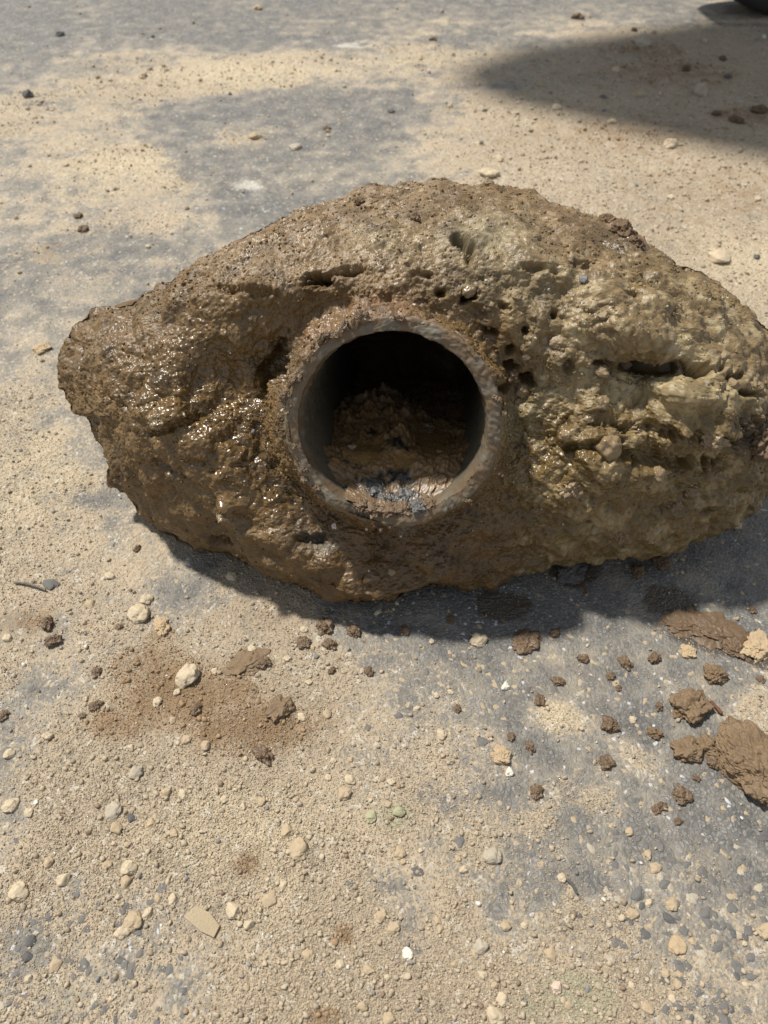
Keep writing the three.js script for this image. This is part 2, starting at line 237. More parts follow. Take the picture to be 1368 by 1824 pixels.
// give a geometry mottled vertex colours around one base colour (dust on top of grain, not shade)
function mottle(geo, base, k, amt = .22) {
  const g = geo.clone(), p = g.attributes.position, c = new Float32Array(p.count * 3);
  for (let i = 0; i < p.count; i++) { const x = p.getX(i), y = p.getY(i), z = p.getZ(i), t = 1 + amt * fbm3(x * 2 + k, y * 2, z * 2, 3) + amt * .5 * noise3(x * 13, y * 13, z * 13 + k), u = .5 + .5 * noise3(x * 1.5, y * 1.5 + k, z * 1.5); c[i * 3] = base[0] * t * mix(1, 1.05, u); c[i * 3 + 1] = base[1] * t; c[i * 3 + 2] = base[2] * t * mix(1, .93, u); }
  g.setAttribute('color', new THREE.BufferAttribute(c, 3)); return g;
}
const stoneCache = new Map(), matCache = new Map();
function stoneGeo(kind, colour, k) { const key = kind + colour + k; if (!stoneCache.has(key)) stoneCache.set(key, mottle(GEO[kind][k % GEO[kind].length], STONE[colour], k)); return stoneCache.get(key); }
const stoneMat = (rough) => { if (!matCache.has(rough)) matCache.set(rough, new THREE.MeshStandardMaterial({ vertexColors: true, roughness: rough })); return matCache.get(rough); };

// ───────────────────────── the lump of concrete and mud ─────────────────────────
const C = new THREE.Vector3(0.0075, 0.236, 0.003);              // centre of the pipe's mouth
const NE = THREE.MathUtils.degToRad(24), NY = THREE.MathUtils.degToRad(-5);
const N = new THREE.Vector3(Math.sin(NY) * Math.cos(NE), Math.sin(NE), Math.cos(NY) * Math.cos(NE));   // the way the mouth points
const R = new THREE.Vector3(0, 1, 0).cross(N).normalize(), U = N.clone().cross(R).normalize();
const RO = 0.1005, RI = 0.0875;
const lump = tag(new THREE.Group(), 'boulder-like lump of mud-caked concrete with an open pipe through it', 'concrete lump'); lump.name = 'concrete_lump'; scene.add(lump);

const OUTLINE = [[103, 650], [118, 600], [140, 570], [165, 550], [200, 545], [250, 530], [300, 500], [350, 470], [400, 440], [450, 410], [500, 388], [550, 368], [600, 352], [650, 340], [700, 333], [750, 331], [800, 330], [850, 331], [900, 330], [940, 336], [970, 350], [1000, 365], [1050, 385], [1100, 400], [1140, 420], [1160, 445], [1200, 458], [1240, 475], [1280, 497], [1305, 520], [1318, 545], [1345, 560], [1370, 582], [1400, 612], [1425, 660], [1436, 720], [1428, 790], [1405, 840], [1380, 870], [1355, 897], [1330, 920], [1290, 935], [1240, 965], [1200, 978], [1150, 985], [1100, 990], [1050, 995], [1010, 1005], [980, 1020], [930, 1035], [880, 1045], [830, 1050], [780, 1050], [740, 1062], [700, 1075], [650, 1078], [600, 1072], [560, 1060], [520, 1040], [480, 1020], [440, 1005], [400, 990], [360, 985], [320, 970], [280, 945], [240, 905], [225, 880], [205, 872], [190, 862], [185, 800], [165, 775], [150, 740], [125, 735], [115, 710], [105, 690]];
// how far each spot of the visible side lies in front of (+) or behind (-) the mouth's plane, metres
const DEPTH = [[480, 740, -.062], [465, 640, -.07], [550, 550, -.055], [700, 515, -.048], [850, 555, -.05], [915, 650, -.062], [935, 740, -.066], [905, 850, -.064], [830, 930, -.06], [700, 960, -.055], [600, 945, -.04], [500, 870, -.045],
  [400, 760, -.045], [300, 740, -.03], [370, 680, -.06], [350, 610, -.055], [250, 620, -.07], [420, 560, -.05], [220, 680, -.06], [150, 650, -.09], [130, 600, -.11], [106, 660, -.13], [180, 800, -.09], [300, 850, -.045], [400, 900, -.03], [250, 890, -.1], [320, 965, -.085], [370, 975, -.07], [440, 930, -.035], [480, 970, -.03], [520, 1035, -.035], [560, 1000, -.022], [600, 1065, -.02], [700, 1000, -.045], [700, 1070, -.024], [800, 980, -.055], [800, 1045, -.048],
  [200, 550, -.13], [300, 510, -.11], [380, 500, -.072], [450, 490, -.062], [450, 420, -.125], [565, 490, -.055], [540, 430, -.09], [560, 370, -.15], [700, 460, -.06], [700, 400, -.1], [700, 335, -.17], [830, 500, -.055], [830, 430, -.08], [850, 332, -.18], [950, 450, -.08], [960, 350, -.18], [1000, 540, -.07], [1050, 430, -.125], [1100, 400, -.17], [1120, 530, -.07], [1200, 500, -.125], [1240, 475, -.17], [1150, 600, -.06], [1250, 600, -.09], [1318, 545, -.16], [1400, 620, -.19],
  [1010, 630, -.05], [950, 690, -.07], [1150, 660, -.1], [1040, 700, -.058], [1200, 705, -.055], [1330, 690, -.09], [1430, 720, -.17], [1090, 800, -.035], [1010, 780, -.05], [1200, 830, -.075], [1300, 780, -.08], [950, 880, -.058], [1100, 900, -.055], [1250, 920, -.09], [1350, 890, -.13], [1000, 960, -.07], [1150, 982, -.1], [1000, 1010, -.11], [900, 1040, -.1]];
const tps = (() => {                                        // a thin plate through those spots
  const n = DEPTH.length, m = n + 3, A = Array.from({ length: m }, () => new Float64Array(m + 1)), ph = (d2) => (d2 < 1e-12 ? 0 : 0.5 * d2 * Math.log(d2));
  for (let i = 0; i < n; i++) { const [xi, yi, di] = DEPTH[i]; for (let j = 0; j < n; j++) { const dx = (xi - DEPTH[j][0]) / 500, dy = (yi - DEPTH[j][1]) / 500; A[i][j] = ph(dx * dx + dy * dy) + (i === j ? 0.0008 : 0); } A[i][n] = A[n][i] = 1; A[i][n + 1] = A[n + 1][i] = xi / 500; A[i][n + 2] = A[n + 2][i] = yi / 500; A[i][m] = di; }
  for (let c = 0; c < m; c++) { let b = c; for (let r = c + 1; r < m; r++) if (Math.abs(A[r][c]) > Math.abs(A[b][c])) b = r; [A[c], A[b]] = [A[b], A[c]]; for (let r = 0; r < m; r++) if (r !== c) { const f = A[r][c] / A[c][c]; if (f) for (let k = c; k <= m; k++) A[r][k] -= f * A[c][k]; } }
  const w = A.map((row, i) => row[m] / row[i]);
  return (x, y) => { let s = w[n] + w[n + 1] * x / 500 + w[n + 2] * y / 500; for (let j = 0; j < n; j++) { const dx = (x - DEPTH[j][0]) / 500, dy = (y - DEPTH[j][1]) / 500; s += w[j] * ph(dx * dx + dy * dy); } return s; };
})();
const TW = 180, TH = 110, TX0 = 60, TY0 = 300, TX1 = 1480, TY1 = 1110, tgrid = new Float32Array((TW + 1) * (TH + 1));
for (let j = 0; j <= TH; j++) for (let i = 0; i <= TW; i++) tgrid[j * (TW + 1) + i] = tps(TX0 + (TX1 - TX0) * i / TW, TY0 + (TY1 - TY0) * j / TH);
function depthAt(x, y) { const u = clamp((x - TX0) / (TX1 - TX0) * TW, 0, TW - 1e-3), v = clamp((y - TY0) / (TY1 - TY0) * TH, 0, TH - 1e-3), i = u | 0, j = v | 0, a = u - i, b = v - j, o = j * (TW + 1) + i; return mix(mix(tgrid[o], tgrid[o + 1], a), mix(tgrid[o + TW + 1], tgrid[o + TW + 2], a), b); }
function faceHit(px, py, d, out) { const r = rayOf(px, py), t = (N.x * (C.x - CAM.x) + N.y * (C.y - CAM.y) + N.z * (C.z - CAM.z) + d) / (N.x * r.x + N.y * r.y + N.z * r.z); return out.set(CAM.x + r.x * t, CAM.y + r.y * t, CAM.z + r.z * t); }
const blob = (x, y, cx, cy, a, b, rot = 0) => { const c = Math.cos(rot), s = Math.sin(rot), dx = x - cx, dy = y - cy, u = (dx * c + dy * s) / a, v = (-dx * s + dy * c) / b; return u * u + v * v; };
const soft = (...q) => Math.exp(-blob(...q));
// hollows: x, y, half widths, turn, depth
const HOLES = [[568, 500, 27, 13, -.1, .03], [608, 487, 30, 9, -.15, .013], [822, 436, 17, 11, .3, .02], [838, 458, 6, 14, .2, .012], [832, 526, 20, 10, -.35, .022], [785, 521, 13, 9, 0, .014], [907, 652, 12, 9, .6, .02], [940, 676, 13, 8, .4, .022], [935, 588, 7, 6, 0, .012], [872, 590, 13, 6, .3, .01], [908, 622, 6, 9, .3, .012], [1124, 654, 19, 14, .5, .026], [1075, 645, 13, 6, 0, .014], [1190, 657, 75, 13, .05, .022], [1215, 473, 12, 7, .2, .012], [1308, 672, 14, 8, .1, .012], [1335, 702, 20, 6, .1, .012], [488, 650, 18, 46, .35, .016], [440, 520, 46, 8, .08, .005], [400, 512, 30, 7, .1, .004], [320, 755, 60, 9, -.35, .006], [1180, 768, 110, 12, .12, .011], [1170, 815, 100, 14, .12, .012], [1052, 793, 60, 9, -.1, .008], [560, 962, 26, 12, .1, .009], [390, 968, 22, 8, .2, .013], [208, 860, 10, 20, .4, .008], [985, 560, 8, 8, 0, .008], [1128, 520, 12, 6, 0, .012], [755, 490, 22, 7, .1, .007], [960, 480, 30, 8, .1, .008], [1012, 655, 12, 12, 0, .008], [895, 690, 10, 8, 0, .012], [300, 830, 30, 8, .4, .006], [900, 548, 12, 8, .4, .008], [1270, 905, 30, 6, -.2, .006], [1050, 470, 22, 9, .3, .007], [1330, 770, 34, 20, -.6, .012]];
const LUMPS = [[290, 746, 34, 24, 0, .009], [400, 905, 14, 16, 0, .007], [1010, 776, 20, 18, 0, .007], [1065, 724, 26, 18, 0, .008], [1150, 605, 90, 52, .3, .013], [1160, 840, 14, 12, 0, .006], [1040, 735, 14, 10, 0, .004], [1260, 770, 70, 20, .1, .010], [470, 955, 40, 20, .2, .008], [450, 515, 34, 12, .1, .008], [330, 545, 90, 22, -.2, .006], [860, 425, 60, 26, .1, .006], [670, 420, 60, 34, .2, .004], [960, 710, 30, 50, .6, .006], [1180, 700, 120, 20, .1, .012], [1060, 850, 40, 20, -.5, .006], [970, 850, 40, 22, -.4, .006], [230, 820, 26, 50, .2, .006], [430, 610, 30, 14, .3, .005], [480, 590, 18, 12, 0, .005], [470, 680, 20, 20, 0, .006], [650, 1010, 20, 12, 0, .004], [790, 1000, 30, 22, 0, .005], [840, 950, 40, 14, -.2, .004]];
const NT = 1320, NS = 420, NB = 46;
const ringN = NT + 1, total = ringN * (NS + 1 + NB), P = new Float32Array(total * 3), PXY = new Float32Array(total * 2), COL = new Float32Array(total * 3), UVS = new Float32Array(total * 2), DISP = new Float32Array(total);
{
  const v = new THREE.Vector3(), q = new THREE.Vector3(), RUN = new Float64Array(241), SP = [0, 0], cpx = toPix(C);
  for (let i = 0; i <= NT; i++) {
    const th = (i % NT) / NT * Math.PI * 2;
    // uneven turn: more rays towards the long ends
    const ph = th - 0.36 * Math.sin(2 * th) ;
    v.copy(C).addScaledVector(R, Math.cos(ph) * RO * 0.97).addScaledVector(U, Math.sin(ph) * RO * 0.97).addScaledVector(N, -.004);
    const [ax, ay] = toPix(v), dx = ax - cpx[0], dy = ay - cpx[1];
    let far = 0;
    for (let k = 0; k < OUTLINE.length; k++) {                // where this ray leaves the outline
      const [x1, y1] = OUTLINE[k], [x2, y2] = OUTLINE[(k + 1) % OUTLINE.length], ex = x2 - x1, ey = y2 - y1, den = dx * ey - dy * ex; if (Math.abs(den) < 1e-9) continue;
      const t = ((x1 - cpx[0]) * ey - (y1 - cpx[1]) * ex) / den, s = ((x1 - cpx[0]) * dy - (y1 - cpx[1]) * dx) / den;
      if (t > far && s >= 0 && s <= 1) far = t;
    }
    const bx = cpx[0] + dx * far, by = cpx[1] + dy * far, len = Math.hypot(bx - ax, by - ay);
    let last = 0;
    const spot = (sv) => {
      const px = mix(ax, bx, sv), py = mix(ay, by, sv), dist = sv * len;
      let d = depthAt(px, py);
      const cs = Math.cos(ph), sn = Math.sin(ph), cw = 9 + 19 * sst(-.75, -.1, sn) * (.55 + .45 * sst(.5, -.3, cs)) + 8 * noise3(cs * 2.2, sn * 2.2, 5), col = Math.exp(-Math.pow(dist / cw, 3));
      d = mix(d, -.0025 + .003 * Math.max(0, Math.cos(ph - 2.5)) + .0045 * noise3(cs * 5, sn * 5, 2.2) - .010 * clamp(dist / cw), col);
      d -= 0.035 * Math.pow(sst(0.86, 1, sv), 2);               // the edge rolls over
      faceHit(px, py, d, v); last = d; SP[0] = px; SP[1] = py;
    };
    const M = 240; let run = 0, lx = 0, ly = 0, lz = 0; RUN[0] = 0;   // even steps over the skin, so that the far slope keeps its grain
    for (let k = 0; k <= M; k++) { spot(k / M); if (k) { run += Math.hypot(v.x - lx, v.y - ly, v.z - lz); RUN[k] = run; } lx = v.x; ly = v.y; lz = v.z; }
    for (let j = 0, k = 0; j <= NS; j++) {
      const want = run * j / NS; while (k < M - 1 && RUN[k + 1] < want) k++;
      const sv = j === NS ? 1 : (k + clamp((want - RUN[k]) / Math.max(1e-9, RUN[k + 1] - RUN[k]))) / M; spot(sv);
      const o = (j * ringN + i) * 3; P[o] = v.x; P[o + 1] = v.y; P[o + 2] = v.z; PXY[o / 3 * 2] = SP[0]; PXY[o / 3 * 2 + 1] = SP[1];
    }
    // round the back
    for (let j = 1; j <= NB; j++) {
      const a = j / NB * Math.PI / 2, sc = Math.pow(Math.cos(a), 0.9) * (1 - .22 * Math.sin(a)), d = mix(last, -0.46, Math.sin(a));
      q.copy(v).sub(C); const along = q.dot(N); q.addScaledVector(N, -along);
      const x = C.x + q.x * sc + N.x * d, z = C.z + q.z * sc + N.z * d, y = C.y + q.y * sc + N.y * d;
      const o = ((NS + j) * ringN + i) * 3; P[o] = x; P[o + 1] = y; P[o + 2] = z; PXY[o / 3 * 2] = bx; PXY[o / 3 * 2 + 1] = by;
    }
  }
  const index = []; for (let j = 0; j < NS + NB; j++) for (let i = 0; i < NT; i++) { const a = j * ringN + i, b = a + 1, c = a + ringN, d = c + 1; index.push(a, c, b, b, c, d); }
  // which way the base surface faces, to push the detail out along it
  const g0 = new THREE.BufferGeometry(); g0.setAttribute('position', new THREE.BufferAttribute(P.slice(), 3)); g0.setIndex(index); g0.computeVertexNormals();
  const nn = g0.attributes.normal.array; let flip = 0; for (let o = 0; o < total * 3; o += 3000) flip += nn[o] * N.x + nn[o + 1] * N.y + nn[o + 2] * N.z; const sg = flip < 0 ? -1 : 1;
  const low = { y: 9 }, ARC = new Float32Array(total);                // distance walked over the skin from the pipe
  for (let i = 0; i < ringN; i++) { let s = RO; for (let j = 0; j <= NS + NB; j++) { const o = j * ringN + i; if (j) { const b = o - ringN; s += Math.hypot(P[o * 3] - P[b * 3], P[o * 3 + 1] - P[b * 3 + 1], P[o * 3 + 2] - P[b * 3 + 2]); } ARC[o] = j > 60 ? s : mix(Math.hypot((P[o * 3] - C.x) * R.x + (P[o * 3 + 2] - C.z) * R.z, (P[o * 3] - C.x) * U.x + (P[o * 3 + 1] - C.y) * U.y + (P[o * 3 + 2] - C.z) * U.z), s, j / 60); } }
  for (let o = 0; o < total; o++) {
    const i = o % ringN, j = (o / ringN) | 0, x = P[o * 3], y = P[o * 3 + 1], z = P[o * 3 + 2], px = PXY[o * 2], py = PXY[o * 2 + 1];
    const back = j > NS ? (j - NS) / NB : 0;
    const xx = i === NT ? P[(o - NT) * 3] : x;
    // regions of the photograph's surface, as matter
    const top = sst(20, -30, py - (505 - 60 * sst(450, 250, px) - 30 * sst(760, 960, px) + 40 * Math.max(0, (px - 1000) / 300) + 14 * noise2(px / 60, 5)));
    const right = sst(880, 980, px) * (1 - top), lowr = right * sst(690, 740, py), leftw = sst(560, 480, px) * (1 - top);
    const rim = sst(0, 14, Math.min(60, j * 0.9)), n1 = fbm3(x * 10, y * 10, z * 10, 2), n2 = fbm3(x * 30 + 5, y * 30, z * 30, 3), n3 = fbm3(x * 85, y * 85 + 7, z * 85, 3), n4 = noise3(x * 270, y * 270, z * 270), n5 = noise3(x * 480 + 3, y * 480, z * 480);
    const wx = x + .012 * n2, wy = y + .012 * n1, wz = z - .012 * n2, c1 = Math.abs(noise3(wx * 26, wy * 26, wz * 26)), c2 = Math.abs(noise3(wx * 62 + 4, wy * 62, wz * 62)), c3 = Math.abs(noise3(wx * 150, wy * 150 + 4, wz * 150));
    let h = .010 * n1 * rim + rim * (.007 * n2 + .010 * (c1 - .25) * (1 - .6 * top) + .0034 * (c2 - .25) * (1 - .3 * top + .5 * right) + .0012 * (c3 - .25)) + .0022 * n3 * (0.25 + 0.75 * rim) + .0011 * n4 + .0006 * n5;
    // stones and gobs under the mud skin
    const w1 = worley3(x * 46, y * 46, z * 46), w2 = worley3(x * 110 + 3, y * 110, z * 110), gob = Math.pow(Math.max(0, 1 - w1 * 1.35), 1.3), gob2 = Math.pow(Math.max(0, 1 - w2 * 1.3), 1.2);
    h += rim * (gob * (.004 * lowr + .002 * right + .001 * leftw + .0004 * top + .001) + gob2 * (.0014 * lowr + .0012 * right + .0008 * leftw + .0008 * top + .0006));
    if (!back) {
      for (const [hx, hy, a, b, rot, dp] of HOLES) { const q2 = blob(px, py, hx, hy, a, b, rot); if (q2 < 4) h -= dp * 1.25 * sst(1.45, .2, Math.sqrt(q2) + .85 * n3 + .7 * n2 + .2 * n4); }
      for (const [hx, hy, a, b, rot, dp] of LUMPS) { const q2 = blob(px, py, hx, hy, a, b, rot); if (q2 < 5) h += dp * Math.exp(-q2 * 1.1); }
    }
    h *= sg;
    DISP[o] = h;
    P[o * 3] += nn[o * 3] * h; P[o * 3 + 1] += nn[o * 3 + 1] * h; P[o * 3 + 2] += nn[o * 3 + 2] * h;
    if (P[o * 3 + 1] < 0.004) P[o * 3 + 1] = 0.004 - .006 * clamp((0.004 - P[o * 3 + 1]) * 20);
    if (!back) low.y = Math.min(low.y, P[o * 3 + 1]);
    // colour of the matter
    let r = .178, g = .112, b = .05; const put = (k, R1, G1, B1) => { k = clamp(k); r = mix(r, R1, k); g = mix(g, G1, k); b = mix(b, B1, k); };
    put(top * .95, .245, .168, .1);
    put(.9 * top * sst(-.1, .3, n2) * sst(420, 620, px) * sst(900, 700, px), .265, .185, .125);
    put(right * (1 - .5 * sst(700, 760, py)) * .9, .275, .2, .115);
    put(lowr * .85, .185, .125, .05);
    put(soft(px, py, 930, 740, 30, 60, .6) * .7, .27, .235, .15);
    put(1.0 * soft(px, py, 1200, 705, 150, 24, .1), .34, .27, .165);
    put(soft(px, py, 860, 425, 80, 40) * .8, .40, .35, .26);
    put(soft(px, py, 690, 430, 70, 30) * .5, .36, .3, .2);
    put(soft(px, py, 900, 500, 110, 60) * .5, .33, .27, .18);
    put(.8 * soft(px, py, 1170, 480, 130, 34, .5), .235, .165, .085);
    put(.75 * soft(px, py, 1250, 555, 80, 26, .5), .25, .18, .1);
    put(.8 * soft(px, py, 1110, 430, 70, 14, .45), .11, .075, .05);
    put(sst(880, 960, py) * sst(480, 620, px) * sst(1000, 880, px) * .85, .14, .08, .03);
    put(.8 * soft(px, py, 690, 545, 70, 16) + .5 * soft(px, py, 570, 590, 40, 20, -.6), .30, .175, .11);
    put(.7 * soft(px, py, 510, 680, 20, 90), .26, .185, .125);
    put(.9 * soft(px, py, 562, 958, 30, 14), .07, .075, .085); put(.6 * soft(px, py, 575, 975, 26, 8), .3, .3, .29);
    put(.8 * soft(px, py, 720, 935, 18, 12), .21, .21, .21);
    put(.6 * soft(px, py, 540, 920, 60, 30), .2, .125, .065);
    put(.9 * soft(px, py, 1345, 780, 40, 40), .10, .065, .042);
    const pat = fbm3(x * 38 + 9, y * 38, z * 38, 3), pt2 = noise3(x * 210, y * 210 + 3, z * 210);
    put(right * (1 - .45 * lowr) * sst(.02, .3, pat + .25 * pt2) * .6, .43, .36, .25); put((1 - right) * sst(.12, .4, -pat + .2 * n3) * .45, .1, .064, .03);
    const kk = 1 + .5 * pat + .25 * pt2 + .25 * n5; r *= kk; g *= kk * (1 - .03 * pat); b *= kk * (1 - .1 * pat) * .93; r *= .655; g *= .625; b *= .54;
    if (right + top > .3 && gob2 > .42 && pat > .05) { const e = sst(.42, .6, gob2) * .28 * (1 - .7 * lowr); r = mix(r, .44, e); g = mix(g, .38, e); b = mix(b, .28, e); }   // bare grit
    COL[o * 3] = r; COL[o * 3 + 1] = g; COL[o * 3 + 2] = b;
    const lx = x - C.x, ly = y - C.y, lz = z - C.z, la = lx * R.x + ly * R.y + lz * R.z, lb = lx * U.x + ly * U.y + lz * U.z, lr = Math.max(1e-6, Math.hypot(la, lb)); UVS[o * 2] = (la / lr * ARC[o] + .45) / .9; UVS[o * 2 + 1] = (lb / lr * ARC[o] + .3) / .6;
  }
  for (let j = 0; j <= NS + NB; j++) { const a = (j * ringN) * 3, e = (j * ringN + NT) * 3; for (let k = 0; k < 3; k++) { P[e + k] = P[a + k]; COL[e + k] = COL[a + k]; } }
  const idx2 = sg < 0 ? index.map((_, k) => index[k - (k % 3) + (2 - (k % 3))]) : index;
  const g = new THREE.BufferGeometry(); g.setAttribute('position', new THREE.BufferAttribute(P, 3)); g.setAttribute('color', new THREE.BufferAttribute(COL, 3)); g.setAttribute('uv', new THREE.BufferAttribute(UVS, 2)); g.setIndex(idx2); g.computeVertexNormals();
  // wet and dry skin, and the finest grain, in the lump's own face coordinates (metres)
  const tw = 1536, tH = 1024, rough = new Uint8Array(tw * tH * 4), bmp = new Uint8Array(tw * tH * 4), w = new THREE.Vector3();
  for (let j = 0; j < tH; j++) for (let i = 0; i < tw; i++) {
    const a = (i + .5) / tw * .9 - .45, b = (j + .5) / tH * .6 - .3, o = (j * tw + i) * 4;
    const wetL = soft(a, b, -.22, .0, .13, .11, .3) + .8 * soft(a, b, -.13, -.1, .1, .06), wetR = .75 * soft(a, b, .2, -.06, .11, .07) + .7 * soft(a, b, .26, .1, .09, .04, .5), wetB = .7 * soft(a, b, 0, -.16, .2, .05);
    const wet = clamp(Math.max(wetL * 1.3, wetR * 1.2, wetB, .42) + .6 * fbm2(a * 22, b * 22, 3) - .06);
    const fine = noise2(a * 420, b * 420), f2 = noise2(a * 900, b * 900), f3 = noise2(a * 1500, b * 1500);
    rough[o + 1] = 255 * clamp(mix(.66, .25, wet) + .08 * fine); rough[o + 3] = 255;
    bmp[o] = bmp[o + 1] = bmp[o + 2] = clamp(.5 + .22 * fine + .2 * f2 * (1.2 - wet * .5) + .14 * f3 * (1.2 - wet * .6)) * 255; bmp[o + 3] = 255;
  }
  const mk = (d) => { const t = new THREE.DataTexture(d, tw, tH, THREE.RGBAFormat); t.magFilter = THREE.LinearFilter; t.wrapS = t.wrapT = THREE.MirroredRepeatWrapping; t.needsUpdate = true; return t; };
  mesh('body', g, new THREE.MeshStandardMaterial({ vertexColors: true, roughness: 1, roughnessMap: mk(rough), bumpMap: mk(bmp), bumpScale: .0011 }), lump);
  console.log('lump lowest', low.y, 'tris', idx2.length / 3);
}
const nearVert = (px, py) => { let best = 0, bd = 1e9; for (let o = 0; o < (NS + 1) * ringN; o += 3) { const dx = PXY[o * 2] - px, dy = PXY[o * 2 + 1] - py, d = dx * dx + dy * dy; if (d < bd) { bd = d; best = o; } } return best; };

// crumbs stuck to it
{
  const n = 24000, im = new THREE.InstancedMesh(GEO.grain[1], stoneMat(.9).clone(), n), m = new THREE.Matrix4(), q = new THREE.Quaternion(), e = new THREE.Euler(), s = new THREE.Vector3(), p = new THREE.Vector3(), c = new THREE.Color();
  im.material.vertexColors = false;
  for (let k = 0; k < n; k++) {
    let o, ok = 0; do {
      o = (Math.floor(rr(8, NS + 6)) * ringN) + Math.floor(rnd() * NT); const px = PXY[o * 2], py = PXY[o * 2 + 1];
      ok = py < 560 && o > ringN * NS * .62 ? 1 : py < 520 ? .6 : px > 900 && py < 700 ? .6 : Math.hypot(px - 703, py - 747) < 240 ? .4 : .16;
    } while (rnd() > ok);
    const z = Math.pow(rnd(), 3), rad = mix(.0004, .0021, z * z);
    p.set(P[o * 3], P[o * 3 + 1], P[o * 3 + 2]); e.set(rr(0, 6), rr(0, 6), rr(0, 6)); q.setFromEuler(e); s.set(rad * rr(.7, 1.3), rad * rr(.7, 1.2), rad * rr(.7, 1.3)); m.compose(p, q, s); im.setMatrixAt(k, m);
    const t = rr(.75, 1.35), pale = rnd() < .03; c.setRGB(pale ? .42 : COL[o * 3] * t, pale ? .37 : COL[o * 3 + 1] * t, pale ? .28 : COL[o * 3 + 2] * t); im.setColorAt(k, c);
  }
  im.name = 'mud_crumbs'; im.userData.kind = 'stuff'; im.castShadow = im.receiveShadow = true; lump.add(im);
}
// stones that show in it: photo x, y, width, colour, shine
for (const [px, py, w, colour, rough, kind, label] of [
  [1088, 803, 62, 'coated', .2, 'angular', 'wet pale angular stone'], [1012, 776, 28, 'coated', .3, 'pebble'], [1066, 722, 30, 'coated', .3, 'pebble'], [1048, 745, 22, 'coated', .35, 'pebble'], [1160, 838, 26, 'coated', .3, 'pebble'], [936, 633, 17, 'tan', .7, 'angular', 'yellowish chip'], [930, 694, 30, 'coated', .8, 'angular'], [922, 716, 16, 'coated', .8, 'angular'], [912, 668, 20, 'mud', .6, 'clod'],
  [596, 937, 13, 'white', .5, 'angular', 'small white chip'], [404, 906, 28, 'coated', .35, 'clod'], [290, 748, 24, 'coated', .25, 'clod'], [1130, 660, 24, 'coated', .5, 'angular'], [1000, 610, 34, 'coated', .5, 'angular', 'grey stone'], [1074, 566, 22, 'coated', .6, 'angular'], [875, 545, 14, 'coated', .6, 'angular'], [834, 519, 26, 'coated', .3, 'angular'], [920, 530, 16, 'coated', .7, 'angular'], [868, 310, 0, 'coated', .5, 'pebble'], [660, 1030, 28, 'brown', .5, 'pebble'], [698, 1018, 14, 'coated', .5, 'pebble'], [780, 1008, 38, 'brown', .6, 'clod'], [1180, 868, 12, 'coated', .4, 'pebble'], [1230, 870, 28, 'mud', .3, 'clod'], [1065, 660, 26, 'coated', .7, 'pebble'], [1140, 697, 16, 'coated', .7, 'pebble'], [1285, 640, 22, 'coated', .6, 'angular'], [1305, 682, 22, 'coated', .7, 'angular'], [1040, 500, 20, 'slate', .6, 'angular'], [450, 770, 10, 'slate', .5, 'angular'], [955, 420, 18, 'coated', .7, 'angular'], [1345, 690, 20, 'coated', .7, 'pebble'], [1100, 940, 24, 'mud', .4, 'clod'], [1020, 870, 40, 'coated', .45, 'clod'], [1200, 900, 30, 'mud', .4, 'clod'], [960, 905, 26, 'mud', .45, 'clod'], [1140, 760, 30, 'coated', .3, 'clod'], [1265, 775, 40, 'coated', .3, 'clod'], [740, 395, 20, 'mud', .8, 'clod'], [640, 360, 18, 'brown', .8, 'clod'], [870, 333, 24, 'coated', .7, 'angular'], [1110, 415, 40, 'brown', .8, 'clod'], [1130, 440, 30, 'brown', .8, 'clod'], [1085, 392, 26, 'mud', .8, 'clod'], [1345, 790, 60, 'brown', .7, 'clod'], [205, 862, 30, 'mud', .3, 'clod']]) {
  if (!w) continue;
  const o = nearVert(px, py), p = new THREE.Vector3(P[o * 3], P[o * 3 + 1], P[o * 3 + 2]), s = w / 2 * p.distanceTo(CAM) / F;
  const m = mesh(kind === 'clod' ? 'mud_gob' : 'embedded_stone', stoneGeo(kind, colour, Math.floor(rnd() * 6)), stoneMat(rough), lump);
  m.position.copy(p).addScaledVector(N, s * (kind === 'clod' ? -.45 : -.25)); m.scale.set(s * rr(.9, 1.1), s * rr(.8, 1), s * rr(.85, 1.1)); m.rotation.set(rr(-.5, .5), rr(0, 6), rr(-.5, .5)); if (label) m.userData.label = label;
}

